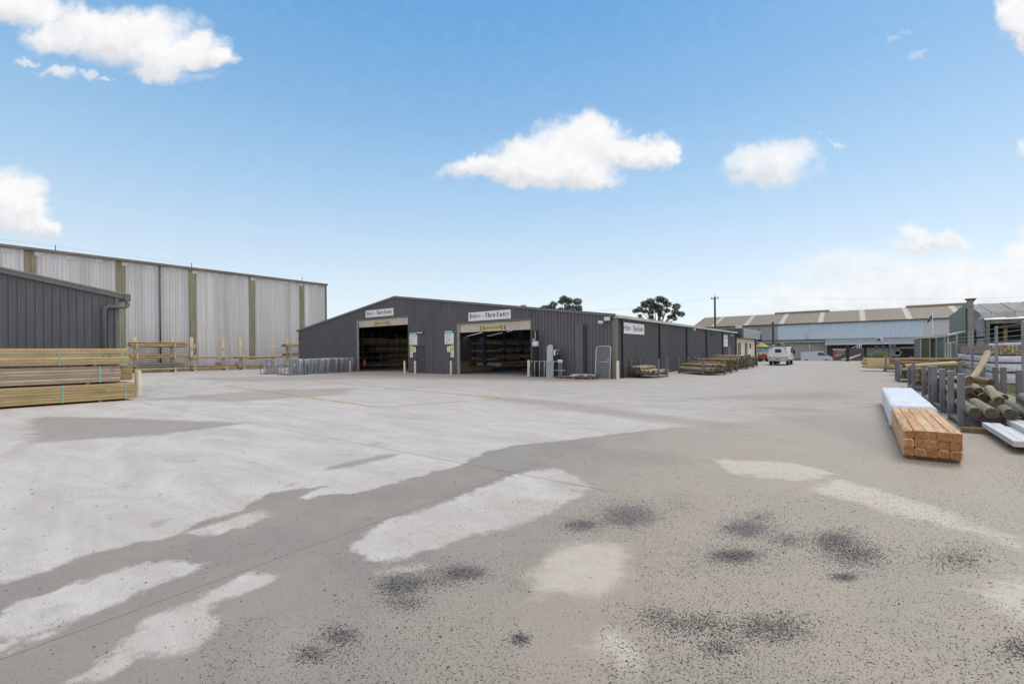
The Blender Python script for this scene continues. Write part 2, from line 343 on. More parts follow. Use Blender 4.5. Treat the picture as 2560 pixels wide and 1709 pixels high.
# ------------------------------------------------------------------ corrugated sheet walls
def sheet(mb, O, U, Nn, a, b, zb, zt, holes=(), pitch=.2, h=.028, kind='rib', tint=None, dark=None):
    """ribbed sheet: along U from a to b (metres), standing up from zb(s) to zt(s), ribs out along Nn, holes = (s0,s1,z0,z1)"""
    O, U, Nn = Vector(O), Vector(U), Vector(Nn)
    prof = ((0, 0), (.64, 0), (.73, 1), (.91, 1)) if kind == 'rib' else ((0, 0), (.12, .12), (.3, .75), (.5, 1), (.7, .75), (.88, .12))
    st = {a: None, b: None}
    k0, k1 = math.floor(a/pitch), math.ceil(b/pitch)
    for k in range(k0, k1+1):
        for (p, q) in prof:
            s_ = (k+p)*pitch
            if a < s_ < b: st[s_] = q*h
    for (h0, h1, _, _) in holes:
        for x in (h0, h1):
            if a < x < b and x not in st: st[x] = 0.
    ss = sorted(st); dv = [0. if st[s_] is None else st[s_] for s_ in ss]
    for i in range(len(ss)-1):
        s0, s1 = ss[i], ss[i+1]
        if s1-s0 < 1e-6: continue
        mid = (s0+s1)/2; iv = [(None, None)]
        cuts = sorted([(z0, z1) for (h0, h1, z0, z1) in holes if h0 <= mid <= h1])
        segs = []; lo = 'b'
        for (z0, z1) in cuts: segs.append((lo, z0)); lo = z1
        segs.append((lo, 't'))
        if tint: mb.tint = tint(mid)
        if dark and dv[i] == dv[i+1] == 0: pass
        for (l, u) in segs:
            def Z(s_, w): return zb(s_) if w == 'b' else (zt(s_) if w == 't' else w)
            q = [O+U*s0+Nn*dv[i]+Vector((0, 0, Z(s0, l))), O+U*s1+Nn*dv[i+1]+Vector((0, 0, Z(s1, l))), O+U*s1+Nn*dv[i+1]+Vector((0, 0, Z(s1, u))), O+U*s0+Nn*dv[i]+Vector((0, 0, Z(s0, u)))]
            if q[3].z-q[0].z < .002 and q[2].z-q[1].z < .002: continue
            mb.poly(q)
    mb.tint = (1, 1, 1)

# ------------------------------------------------------------------ painted lettering
def strip(mb, O, U, Vv, pts):
    O, U, Vv = Vector(O), Vector(U), Vector(Vv); mb.poly([O+U*p[0]+Vv*p[1] for p in pts])
def glyph(ch):
    """serif letter as list of polygons, in units of cap height; returns (width, polys)"""
    T, H, sf = .21, .11, .08; P = []
    def rc(x0, y0, x1, y1): P.append([(x0, y0), (x1, y0), (x1, y1), (x0, y1)])
    def stem(x, y0, y1, s0=True, s1=True):
        rc(x, y0, x+T, y1)
        if s0: rc(x-.06, y0, x, y0+sf); rc(x+T, y0, x+T+.06, y0+sf)
        if s1: rc(x-.06, y1-sf, x, y1)
    def arc(cx, cy, rx, ry, a0, a1, n=12, tk=T, tn=H):
        for i in range(n):
            q = []
            for t in (a0+(a1-a0)*i/n, a0+(a1-a0)*(i+1)/n):
                c, s = math.cos(R(t)), math.sin(R(t)); w = tn+(tk-tn)*c*c
                q.append(((cx+rx*c, cy+ry*s), (cx+(rx-w)*c, cy+(ry-(tn+(w-tn)*.0))*s)))
            P.append([q[0][0], q[1][0], q[1][1], q[0][1]])
    if ch == 'D': stem(.06, 0, 1, False, False); rc(0, 0, .3, sf); rc(0, 1-sf, .3, 1); arc(.3, .5, .42, .5, -90, 90); w = .78
    elif ch == 'T': stem(.27, 0, 1, True, False); rc(0, .93, .7, 1); P.append([(0, .72), (.05, .93), (0, .93)]); P.append([(.7, .72), (.7, .93), (.65, .93)]); w = .74
    elif ch == 'E': stem(.06, 0, 1, False, False); rc(0, 0, .62, .06); rc(0, .94, .6, 1); rc(.2, .48, .46, .53); rc(.42, .38, .46, .63); P.append([(.62, 0), (.66, .25), (.57, .06)]); P.append([(.6, 1), (.55, .94), (.6, .76)]); w = .7
    elif ch == 'r': stem(.06, 0, .68); arc(.36, .5, .17, .18, 40, 170, 6, .09, .07); rc(.4, .53, .5, .66); w = .52
    elif ch == 'i': stem(.06, 0, .68); arc(.137, .87, .09, .09, 0, 360, 10, .09, .09); w = .33
    elif ch == 'v': P.append([(.0, .68), (.17, .68), (.34, .12), (.27, 0)]); P.append([(.27, 0), (.32, 0), (.54, .68), (.48, .68)]); rc(-.04, .63, .22, .68); rc(.4, .63, .6, .68); w = .58
    elif ch == 'e': arc(.27, .33, .27, .34, 20, 320, 16, .13, .05); rc(.1, .34, .53, .40); w = .58
    elif ch == 'h': stem(.06, 0, 1); stem(.40, 0, .5, True, False); arc(.32, .45, .235, .24, 0, 150, 8, .15, .06); w = .68
    elif ch == 'n': stem(.06, 0, .68); stem(.40, 0, .5, True, False); arc(.32, .45, .235, .24, 0, 150, 8, .15, .06); w = .68
    elif ch == 'u': stem(.06, .16, .68, False); arc(.28, .24, .22, .25, 180, 320, 8, .14, .06); rc(.4, 0, .4+T, .68); rc(.34, .63, .4, .68); rc(.5, 0, .62, sf); w = .66
    elif ch == 't': rc(.1, .12, .1+T, .86); rc(0, .61, .36, .67); arc(.26, .15, .16, .16, 180, 310, 6, .12, .06); w = .4
    elif ch == 'y': P.append([(.0, .68), (.17, .68), (.33, .12), (.26, 0)]); P.append([(.1, -.3), (.17, -.3), (.54, .68), (.48, .68)]); arc(.08, -.22, .09, .09, 0, 360, 8, .09, .09); rc(-.04, .63, .22, .68); rc(.4, .63, .6, .68); w = .58
    elif ch == '-': rc(.02, .26, .30, .37); w = .34
    else: w = .26
    return w+.05, P
def lettering(mb, text, O, U, Vv, width, height):
    xs = 0; gl = []
    for ch in text: w, p = glyph(ch); gl.append((xs, p)); xs += w
    k = width/xs
    for x, p in gl:
        for q in p: strip(mb, O, U, Vv, [((x+a)*k, b*height) for a, b in q])
BLOCK = {'0': '757', '3': '3', '5': '5', '7': '7', 'S': '5'}
SEG = {'0': 'abcdef', '1': 'bc', '2': 'abged', '3': 'abgcd', '4': 'fgbc', '5': 'afgcd', '6': 'afgedc', '7': 'abc', '8': 'abcdefg', '9': 'abcdfg', 'S': 'afgcd'}
def stencil(mb, text, O, U, Vv, h):
    w = h*.62; t = h*.16; x = 0
    for ch in text:
        for sgm in SEG.get(ch, ''):
            a = {'a': (t*.6, h-t, w-t*.6, h), 'g': (t*.6, h/2-t/2, w-t*.6, h/2+t/2), 'd': (t*.6, 0, w-t*.6, t), 'f': (0, h/2+t*.3, t, h-t*.6), 'b': (w-t, h/2+t*.3, w, h-t*.6), 'e': (0, t*.6, t, h/2-t*.3), 'c': (w-t, t*.6, w, h/2-t*.3)}[sgm]
            strip(mb, O, U, Vv, [(x+a[0], a[1]), (x+a[2], a[1]), (x+a[2], a[3]), (x+a[0], a[3])])
        x += w+h*.2
ORD = ['first', 'second', 'third', 'fourth', 'fifth', 'sixth', 'seventh', 'eighth', 'ninth', 'tenth', 'eleventh', 'twelfth', 'thirteenth', 'fourteenth', 'fifteenth']

# ------------------------------------------------------------------ ground
def sdist(px, py, poly):
    poly = np.array(poly, float); n = len(poly); d = np.full(px.shape, 1e9); ins = np.zeros(px.shape, bool)
    for i in range(n):
        ax, ay = poly[i]; bx, by = poly[(i+1) % n]
        ex, ey = bx-ax, by-ay; t = np.clip(((px-ax)*ex+(py-ay)*ey)/(ex*ex+ey*ey+1e-12), 0, 1)
        d = np.minimum(d, np.hypot(px-ax-t*ex, py-ay-t*ey))
        c = (ay > py) != (by > py); ins ^= c & (px < (bx-ax)*(py-ay)/(by-ay+1e-12)+ax)
    return np.where(ins, d, -d)
def za(pts): return [G(u/1.835, v/1.835+900) for u, v in pts]            # survey of the left half
def zb_(pts): return [G(u/1.835+1280, v/1.835+900) for u, v in pts]      # survey of the right half
xs = np.unique(np.concatenate([np.linspace(-44, -8, 24), np.linspace(-8, 2, 50), np.linspace(2, 13, 190), np.linspace(13, 15.1, 10)]))
ys = np.unique(np.concatenate([np.linspace(-60, -25, 10), np.linspace(-25, -18.6, 130), np.linspace(-18.6, -10, 60), np.linspace(-10, 49.5, 50)]))
gx, gy = np.meshgrid(xs, ys); fx, fy = gx.ravel(), gy.ravel()
far = [(-44, -24.6)] + [G(*p) for p in ((0,1461),(109,1429),(218,1385),(327,1363),(436,1336),(480,1314),(600,1276),(643,1249),(700,1228),(806,1216),(735,1250),(820,1236),(900,1232),(1000,1205),(1085,1178),(1160,1160),(1220,1128),(1280,1114),(1345,1108),(1420,1100),(1500,1090),(1620,1075),(1800,1060),(2000,1050),(2250,1020))] + [(15.2, -12), (15.2, 49.5), (-44, 49.5)]
dryP = [far,
 [G(*p) for p in ((888,1369),(894,1341),(959,1303),(1035,1276),(1133,1249),(1188,1221),(1280,1185),(1389,1167),(1443,1189),(1485,1216),(1438,1249),(1389,1276),(1280,1314),(1172,1347),(1063,1380),(992,1401),(943,1399))],
 za([(0,1140),(120,1100),(330,1020),(380,1005),(550,950),(700,922),(850,920),(950,930),(900,970),(700,1050),(600,1100),(480,1150),(250,1220),(0,1325)]),
 za([(240,1500),(450,1400),(600,1270),(680,1190),(800,1140),(900,1100),(1000,1040),(1100,985),(1200,960),(1280,985),(1240,1030),(1100,1080),(1000,1120),(970,1160),(1005,1200),(990,1260),(900,1320),(780,1350),(640,1350),(540,1420),(420,1500)]),
 za([(0,1330),(200,1262),(290,1238),(150,1300),(0,1375)]), za([(870,790),(1000,740),(1200,688),(1245,700),(1130,760),(980,810)])]
softP = [zb_([(60,1030),(80,980),(150,930),(200,870),(280,835),(420,825),(500,850),(560,900),(560,960),(500,1010),(480,1060),(380,1100),(280,1110),(200,1090),(120,1110),(90,1090)]),
 zb_([(2070,1050),(2150,1020),(2349,1000),(2480,1000),(2480,1260),(2349,1200),(2250,1150),(2150,1110)]),
 zb_([(1320,590),(1500,540),(1700,600),(1900,650),(2100,720),(2349,830),(2500,900),(2349,890),(2100,800),(1850,740),(1600,660)]),
 zb_([(380,1290),(480,1230),(560,1300),(600,1400),(560,1440),(460,1400)]), zb_([(900,450),(1300,470),(1500,520),(1300,560),(1000,520)]), za([(1750,960),(1950,930),(1990,945),(1800,985)])]
dampP = [[G(*p) for p in ((60,1050),(70,1110),(200,1100),(420,1085),(640,1056),(480,1050),(300,1043),(120,1040))],
 za([(1480,490),(1620,460),(1760,430),(1840,425),(1810,448),(1600,490),(1500,505)]), za([(2130,478),(2240,440),(2349,395),(2440,390),(2420,440),(2349,512),(2200,480)]),
 za([(575,1085),(600,1050),(670,1032),(690,1045),(640,1080),(600,1095)]), za([(460,1145),(500,1115),(560,1105),(570,1118),(520,1150)]), za([(1120,625),(1140,612),(1160,618),(1150,632)]), za([(1300,582),(1340,560),(1356,566),(1320,590)]), za([(1580,440),(1610,426),(1620,432),(1595,444)]), za([(235,1140),(320,1122),(330,1132),(250,1152)]), za([(1165,700),(1200,688),(1215,696),(1180,712)]),
 zb_([(130,1090),(160,1050),(215,1045),(220,1065),(170,1090)])]
dryf = np.maximum.reduce([np.clip(sdist(fx, fy, p)/(1+(9*np.clip((fx-7.8)/2., 0, 1) if i == 0 else 0)), -1, 1) for i, p in enumerate(dryP)]); softf = np.maximum.reduce([np.clip(sdist(fx, fy, p), -1, 1) for p in softP]); dampf = np.maximum.reduce([np.clip(sdist(fx, fy, p)/(2.6 if i == 0 else 1), -1, 1) for i, p in enumerate(dampP)])
smearP = [[G(*p) for p in q] for q in (((1180,985),(1300,992),(1450,1005),(1600,1025),(1750,1045),(1900,1055),(1880,1075),(1700,1065),(1500,1040),(1350,1020),(1200,1000)), ((1900,1040),(2100,1030),(2235,1060),(2240,1140),(2150,1120),(2000,1075)), ((420,945),(700,940),(900,932),(1150,940),(1320,946),(1600,952),(1590,958),(1140,950),(900,948),(600,955)), ((330,1000),(520,985),(700,972),(900,968),(880,985),(600,1005)), ((1330,1135),(1500,1118),(1680,1125),(1800,1150),(1700,1175),(1500,1165),(1380,1160)), ((1600,1000),(1800,985),(2050,975),(2200,985),(2150,1000),(1900,1003)), ((2280,1250),(2420,1290),(2560,1330),(2560,1400),(2420,1330)), ((1750,1010),(2000,1015),(2150,1030),(2000,1035)))]
smearf = np.maximum.reduce([np.clip(sdist(fx, fy, p)/np.clip((fy+26)*.06, .12, 1.5), -1, 1) for p in smearP])
DR = [(1570,1288,95,38,2600,.0042),(1700,1262,60,30,500,.004),(1450,1312,50,20,900,.0042),(1860,1322,80,28,1500,.0042),(1900,1290,55,22,500,.004),(1835,1388,75,22,1500,.0042),(1960,1350,60,25,600,.0045),(2085,1352,70,32,1400,.0048),(2140,1385,90,34,1400,.0048),(2390,1395,90,28,800,.0048),(2110,1442,36,12,350,.0045),
 (1000,1462,70,32,1500,.0040),(1150,1432,70,24,1300,.0040),(1080,1445,90,30,700,.0038),(1010,1505,60,26,600,.0042),(850,1590,55,28,700,.0042),(780,1635,50,24,520,.0042),(1298,1598,26,16,320,.0042),(1740,1560,110,34,1100,.0046),(1930,1570,110,40,1500,.0046),(1800,1620,60,26,420,.0048),(2540,1620,60,30,420,.005),(1640,1540,60,30,380,.0045),(2540,1195,60,45,380,.005)]
px_u = ((fx-CAMX)*CT+(fy-CAMY)*ST); px_d = np.maximum(-(fx-CAMX)*ST+(fy-CAMY)*CT, .5); pu, pv = CX0+px_u/px_d*F_PX, YH+EYE/px_d*F_PX-ROLL*px_u/px_d*F_PX
gritf = np.zeros_like(fx)
for (u, v, ru, rv, n, s_) in DR: gritf = np.maximum(gritf, min(1., n/(ru*rv*np.pi)/.20)*np.exp(-.5*(((pu-u)/ru)**2+((pv-v)/rv)**2)/.42))
loose = np.clip((pv-1230)/150, 0, 1)*np.clip((pu-700)/500, 0, 1)*np.clip((2700-pu)/500, 0, 1)*np.clip((2400-pv)/400, 0, 1)*(px_d > .6)
nx, ny = len(xs), len(ys)
idx = np.arange(nx*ny).reshape(ny, nx)
quads = np.stack([idx[:-1, :-1], idx[:-1, 1:], idx[1:, 1:], idx[1:, :-1]], -1).reshape(-1, 4)
gm = bpy.data.meshes.new("concrete_yard"); gm.from_pydata(np.stack([fx, fy, fx*0], -1).tolist(), [], quads.tolist())
for nm, arr in (('grit', gritf), ('loose', loose), ('smear', smearf), ('dry', dryf), ('soft', softf), ('damp', dampf)):
    gm.attributes.new(nm, 'FLOAT', 'POINT').data.foreach_set('value', arr.astype(np.float32))
m, t, p = new_mat('yard_concrete')
gp = N('ShaderNodeNewGeometry', t).outputs['Position']
def AT(n):
    a = N('ShaderNodeAttribute', t); a.attribute_name = n; return a.outputs['Fac']
nb = NOISE(gp, 1.1, 6, .6, t); nmid = NOISE(gp, 6., 6, .6, t); nf = NOISE(gp, 42., 6, .65, t); nvf = NOISE(gp, 240., 3, .6, t); nl = NOISE(gp, .22, 5, .6, t)
gps = V_('MULTIPLY', V_('ADD', gp, (3, 7, 0), nt=t), (.55, 1.6, 1), nt=t); nstr = NOISE(gps, .9, 8, .68, t, .6)
gpr = N('ShaderNodeVectorRotate', t); LK(gp, gpr.inputs[0], t); gpr.inputs['Angle'].default_value = -.62
nsk = NOISE(V_('MULTIPLY', gpr.outputs[0], (.5, 3.2, 1), nt=t), 1.3, 7, .7, t)
wob = M_('ADD', M_('MULTIPLY', M_('SUBTRACT', nmid, .5, nt=t), .22, nt=t), M_('MULTIPLY', M_('SUBTRACT', nf, .5, nt=t), .06, nt=t), nt=t)
wob = M_('ADD', wob, M_('MULTIPLY', M_('SUBTRACT', NOISE(gp, 2.4, 5, .65, t), .5, nt=t), .34, nt=t), nt=t)
wobl = M_('MULTIPLY', M_('SUBTRACT', nb, .5, nt=t), .55, nt=t)
dry = M_('MULTIPLY', MR(M_('ADD', AT('dry'), wob, nt=t), -.03, .06, nt=t), MR(M_('ADD', nmid, M_('MULTIPLY', nf, .4, nt=t), nt=t), .45, .72, .90, 1., nt=t), nt=t)
soft = MR(M_('ADD', M_('ADD', AT('soft'), wob, nt=t), M_('MULTIPLY', wobl, .3, nt=t), nt=t), -.06, .12, nt=t)
damp = MR(M_('ADD', AT('damp'), M_('MULTIPLY', wob, .9, nt=t), nt=t), -.05, .10, nt=t)
# silty wash: grey-brown on the left, sandier on the right and near the viewer
sx = N('ShaderNodeSeparateXYZ', t); LK(gp, sx.inputs[0], t)
sand = MR(M_('ADD', M_('ADD', sx.outputs[0], M_('MULTIPLY', sx.outputs[1], .25, nt=t), nt=t), M_('MULTIPLY', M_('SUBTRACT', nb, .5, nt=t), 4., nt=t), nt=t), 2.2, 4.6, nt=t)
wet = MIX(sand, (.275, .238, .214), (.375, .318, .252), t)
wet = MIX(M_('MULTIPLY', MR(nb, .35, .68, nt=t), .6, nt=t), wet, (.33, .288, .245), t)
wet = MIX(M_('MULTIPLY', MR(nmid, .5, .75, nt=t), .30, nt=t), wet, (.31, .25, .175), t)
pale = MIX(MR(nstr, .3, .7, nt=t), (.45, .412, .378), (.565, .53, .50), t)
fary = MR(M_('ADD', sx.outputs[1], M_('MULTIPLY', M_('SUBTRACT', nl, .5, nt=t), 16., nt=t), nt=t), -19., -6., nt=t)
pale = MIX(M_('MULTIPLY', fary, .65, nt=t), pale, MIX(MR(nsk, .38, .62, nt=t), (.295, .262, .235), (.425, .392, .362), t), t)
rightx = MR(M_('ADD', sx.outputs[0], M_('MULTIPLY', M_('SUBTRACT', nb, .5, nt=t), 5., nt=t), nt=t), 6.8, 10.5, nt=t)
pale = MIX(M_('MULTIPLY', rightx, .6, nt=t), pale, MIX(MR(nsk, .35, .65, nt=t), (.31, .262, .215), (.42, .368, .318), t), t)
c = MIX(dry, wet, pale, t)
c = MIX(M_('MULTIPLY', soft, .88, nt=t), c, MIX(nmid, (.49, .42, .335), (.58, .52, .44), t), t)
c = MIX(M_('MULTIPLY', damp, .85, nt=t), c, MIX(nb, (.265, .235, .21), (.32, .29, .265), t), t)
sm = MR(M_('ADD', AT('smear'), M_('MULTIPLY', M_('SUBTRACT', nsk, .5, nt=t), 2.2, nt=t), nt=t), -.15, .85, nt=t); c = MIX(M_('MULTIPLY', sm, .60, nt=t), c, MIX(nmid, (.27, .222, .19), (.33, .275, .235), t), t)
# oil drips, tyre scuffs and old stains
ob = NOISE(gp, 2.6, 3, .5, t); c = MIX(M_('MULTIPLY', MR(ob, .66, .74, nt=t), .35, nt=t), c, (.22, .19, .165), t)
gsc = V_('MULTIPLY', gpr.outputs[0], (1.2, 22., 1), nt=t); scf = NOISE(gsc, .8, 4, .6, t)
c = MIX(M_('MULTIPLY', MR(scf, .62, .74, nt=t), .28, nt=t), c, (.26, .23, .205), t)
rustn = NOISE(V_('ADD', gp, (11, 3, 0), nt=t), .55, 4, .6, t); c = MIX(M_('MULTIPLY', MR(rustn, .60, .75, nt=t), .38, nt=t), c, (.40, .28, .215), t)
# shoulder under the racks is dirtier
shd = MR(M_('ADD', sx.outputs[0], M_('MULTIPLY', M_('SUBTRACT', nmid, .5, nt=t), .9, nt=t), nt=t), 12.4, 13.1, nt=t); c = MIX(M_('MULTIPLY', shd, .7, nt=t), c, (.27, .22, .17), t)
# grain and grit ground into the surface
c = MIX(M_('MULTIPLY', MR(nvf, .56, .70, nt=t), .36, nt=t), c, (.12, .105, .09), t)
c = MIX(M_('MULTIPLY', MR(nf, .30, .16, nt=t), .5, nt=t), c, (.55, .53, .50), t)
sp1 = NOISE(gp, 95., 3, .55, t); sp2 = NOISE(gp, 190., 2, .5, t); spk = M_('MAXIMUM', sp1, M_('SUBTRACT', sp2, .02, nt=t), nt=t)
gq = MR(M_('ADD', AT('grit'), M_('MULTIPLY', M_('SUBTRACT', M_('ADD', M_('MULTIPLY', nmid, .6, nt=t), M_('MULTIPLY', NOISE(gp, 14., 4, .6, t), .4, nt=t), nt=t), .5, nt=t), 1.7, nt=t), nt=t), .22, .85, nt=t)
cov = M_('ADD', M_('MULTIPLY', gq, .17, nt=t), M_('MULTIPLY', AT('loose'), M_('MULTIPLY', MR(nb, .3, .65, .25, 1., nt=t), .07, nt=t), nt=t), nt=t)
chip = MR(M_('ADD', spk, cov, nt=t), .665, .70, nt=t)
c = MIX(M_('MULTIPLY', gq, .25, nt=t), c, (.22, .21, .205), t)
c = MIX(M_('MULTIPLY', chip, .8, nt=t), c, MIX(sp2, (.05, .046, .045), (.16, .15, .145), t), t)
gr = M_('ADD', M_('MULTIPLY_ADD', nf, .34, .74, nt=t), M_('ADD', M_('MULTIPLY', nmid, .12, nt=t), M_('MULTIPLY', NOISE(gp, 18., 5, .65, t), .12, nt=t), nt=t), nt=t); gc = N('ShaderNodeCombineColor', t)
for i in range(3): LK(gr, gc.inputs[i], t)
c = MIX(1., c, gc.outputs[0], t, 'MULTIPLY')
# sawn joints
def joint(coord, at_, w): return MR(M_('ABSOLUTE', M_('ADD', M_('SUBTRACT', coord, at_, nt=t), M_('MULTIPLY', M_('SUBTRACT', nf, .5, nt=t), .008, nt=t), nt=t), nt=t), w*.5, w*1.1, 1, 0, nt=t)
jl = M_('MAXIMUM', M_('MULTIPLY', joint(sx.outputs[0], 7.275, .0055), .8, nt=t), M_('MULTIPLY', joint(sx.outputs[1], -19.6, .009), MR(sx.outputs[0], 8.4, 9.1, 1, 0, nt=t), nt=t), nt=t)
for jx in (-3.2, -13.7, -24.2): jl = M_('MAXIMUM', jl, M_('MULTIPLY', joint(sx.outputs[0], jx, .012), .45, nt=t), nt=t)
for jy in (-9.1, 1.4, 12., 22.5, 33.): jl = M_('MAXIMUM', jl, M_('MULTIPLY', joint(sx.outputs[1], jy, .012), .35, nt=t), nt=t)
c = MIX(M_('MULTIPLY', jl, .85, nt=t), c, (.07, .062, .055), t)
LK(c, p.inputs['Base Color'], t)
LK(MR(dry, 0, 1, .62, .85, nt=t), p.inputs['Roughness'], t); p.inputs['Specular IOR Level'].default_value = .35
bm_ = N('ShaderNodeBump', t); bm_.inputs['Strength'].default_value = .35; bm_.inputs['Distance'].default_value = .004
LK(M_('ADD', nf, M_('MULTIPLY', nvf, .5, nt=t), nt=t), bm_.inputs['Height'], t); LK(bm_.outputs[0], p.inputs['Normal'], t)
gm.materials.append(m); go = bpy.data.objects.new("concrete_yard", gm); COL.objects.link(go); tag(go, kind='structure')

# surrounding land: level at the yard, dipping to the street, rising to the verge
mg, t, p = new_mat('rough_grass_ground'); gp = N('ShaderNodeNewGeometry', t).outputs['Position']
a1, a2 = NOISE(gp, .35, 6, .6, t), NOISE(gp, 9., 6, .7, t)
LK(MIX(MR(a2, .3, .7, nt=t), MIX(a1, (.10, .105, .045), (.16, .15, .07), t), MIX(a1, (.15, .16, .055), (.22, .20, .10), t), t), p.inputs['Base Color'], t); p.inputs['Roughness'].default_value = .95; p.inputs['Specular IOR Level'].default_value = .1
yy = [-900, -60, 49.5, 53, 58, 71, 76, 80, 900]; zz = [-.03, -.03, -.03, -.25, -.74, -.74, -.2, -.12, -.1]
mb = MB()
for i in range(len(yy)-1): mb.poly([(-900, yy[i], zz[i]), (900, yy[i], zz[i]), (900, yy[i+1], zz[i+1]), (-900, yy[i+1], zz[i+1])])
tag(mb.build('terrain', mg), kind='structure')
mb = MB(); mb.poly([(-300, 58.5, -.715), (300, 58.5, -.715), (300, 70.5, -.715), (-300, 70.5, -.715)])
tag(mb.build('road', mat('street_asphalt', (.055,.055,.057), .85, 0, .15, ns=2)), kind='structure')
mb = MB(); mb.box(-300, 300, 70.5, 70.75, -.73, -.6); tag(mb.build('kerb', MT['concrete_old']), kind='structure')
mb = MB(); mb.poly([(-1, 49.5, -.002), (12, 49.5, -.002), (12, 53, -.22), (-1, 53, -.22)]); mb.poly([(-1, 53, -.22), (12, 53, -.22), (12, 58.6, -.70), (-1, 58.6, -.70)])
tag(mb.build('driveway', MT['concrete_old']), kind='structure')

# grass by the fence: blades as one mass
gv, gf = [], []
for i in range(9000):
    x = random.uniform(15.3, 19); y = random.uniform(-8, 6) if i % 3 else random.uniform(6, 30)
    if y > 3.2 and 16.1 < x: continue
    h = random.uniform(.04, .16); a = random.uniform(0, 6.28); w = .008; dx, dy = math.cos(a), math.sin(a); b = len(gv)
    l = random.uniform(-.06, .06); gv += [(x-dx*w, y-dy*w, -.03), (x+dx*w, y+dy*w, -.03), (x+dy*l, y-dx*l, h)]; gf.append((b, b+1, b+2))
me = bpy.data.meshes.new('grass'); me.from_pydata(gv, [], gf); me.materials.append(mat('grass_blade', (.16,.19,.055), .8, 0, .35, ns=4, col2=(.27,.26,.11)))
ca = me.color_attributes.new('tint', 'FLOAT_COLOR', 'CORNER'); ca.data.foreach_set('color', np.ones(len(me.loops)*4, np.float32))
o = bpy.data.objects.new('grass', me); COL.objects.link(o); tag(o, kind='stuff')

# worn yellow bay lines
my, t, p = new_mat('worn_yellow_paint'); gp = N('ShaderNodeNewGeometry', t).outputs['Position']
wn = M_('ADD', NOISE(gp, 1.3, 5, .65, t), M_('MULTIPLY', NOISE(gp, 20, 4, .6, t), .35, nt=t), nt=t)
p.inputs['Base Color'].default_value = (.55, .35, .10, 1); p.inputs['Roughness'].default_value = .8; LK(MR(wn, .48, .85, .05, .95, nt=t), p.inputs['Alpha'], t)
mb = MB()
def band(p0, p1, w):
    d = (Vector(p1)-Vector(p0)).normalized(); n = Vector((-d.y, d.x))*w/2; p0, p1 = Vector(p0), Vector(p1)
    mb.poly([(*(p0+n), .004), (*(p0-n), .004), (*(p1-n), .004), (*(p1+n), .004)])
c1, c2, c3, c4 = G(563,964), G(948,1018), G(1252,995), G(785,953)
band(c1, c2, .12); band(c4, c3, .12); band(c2, c3, .12); band(c1, c4, .08)
band(G(352,992), G(372,988), .1)
tag(mb.build('yellow_line', my), kind='structure')

# spilled gravel: tens of thousands of chips as one mass
def oct_chips(pts, size):
    n = len(pts); base = np.array([(1,0,0),(-1,0,0),(0,1,0),(0,-1,0),(0,0,1),(0,0,-.35)], float)
    a = RNG.uniform(0, 6.28, n); sx_, sy_, sz_ = size*RNG.uniform(.7, 1.5, n), size*RNG.uniform(.5, 1.05, n), size*RNG.uniform(.35, .8, n)
    v = base[None]*np.stack([sx_, sy_, sz_], -1)[:, None, :]; v += RNG.normal(0, .18, v.shape)*size[:, None, None]
    x = v[..., 0]*np.cos(a)[:, None]-v[..., 1]*np.sin(a)[:, None]; y = v[..., 0]*np.sin(a)[:, None]+v[..., 1]*np.cos(a)[:, None]
    v = np.stack([x+pts[:, 0, None], y+pts[:, 1, None], v[..., 2]+.3*sz_[:, None]], -1)
    fc = np.array([(0,2,4),(2,1,4),(1,3,4),(3,0,4),(2,0,5),(1,2,5),(3,1,5),(0,3,5)])
    return v.reshape(-1, 3), (fc[None]+6*np.arange(n)[:, None, None]).reshape(-1, 3)
# (u, v, ru, rv, count, chip size): thick drifts first, then looser scatter
pp, sz = [], []
for (u, v, ru, rv, n, s_) in DR:
    n = int(n*1.4)
    q = RNG.normal(0, .55, (n, 2))*(ru, rv)+(u, v)
    pp += [G(a, min(b, 1760)) for a, b in q]; sz.append(s_*.72*RNG.lognormal(0, .28, n))
def scatter(u0, u1, v0, v1, n, s_, keep=lambda u, v: True):
    n = int(n*1.45); s_ *= .90
    k = [(a, b) for a, b in zip(RNG.uniform(u0, u1, n), RNG.uniform(v0, v1, n)) if keep(a, b)]
    pp.extend(G(a, b) for a, b in k); sz.append(s_*RNG.lognormal(0, .32, len(k)))
nopale = lambda u, v: not ((1330 < u < 1590 and 1355 < v < 1505) or (900 < u < 1400 and v < 1400-(u-900)*.33 and v > 1200))
bald = lambda u, v: nopale(u, v) and not (((u-1430)/190)**2+((v-1565)/85)**2 < 1 and RNG.random() < .8)
scatter(1250, 2560, 1235, 1480, 5600, .0031, nopale); scatter(820, 1900, 1380, 1720, 4600, .0029, bald); scatter(1500, 2570, 1480, 1720, 5200, .0031); scatter(500, 1300, 1540, 1720, 1900, .0029)
scatter(1350, 2450, 1225, 1440, 4200, .0034, nopale); scatter(0, 900, 1280, 1720, 1300, .0026); scatter(500, 1250, 1180, 1420, 900, .0036); scatter(1280, 1900, 1080, 1260, 1100, .0042); scatter(1280, 2500, 980, 1200, 420, .006); scatter(0, 1300, 1000, 1300, 260, .006); scatter(1900, 2560, 1150, 1400, 900, .0042)
q = RNG.uniform((3, -30), (16, -22.5), (2600, 2)); pp += [tuple(a) for a in q]; sz.append(.004*RNG.lognormal(0, .4, len(q)))
nbig = 46
q = RNG.uniform((300, 1200), (2500, 1700), (nbig, 2)); pp += [G(*a) for a in q]; sz.append(RNG.uniform(.005, .009, nbig))
V_g, F_g = oct_chips(np.array(pp), np.concatenate(sz))
me = bpy.data.meshes.new('gravel'); me.vertices.add(len(V_g)); me.vertices.foreach_set('co', V_g.ravel().astype(np.float32))
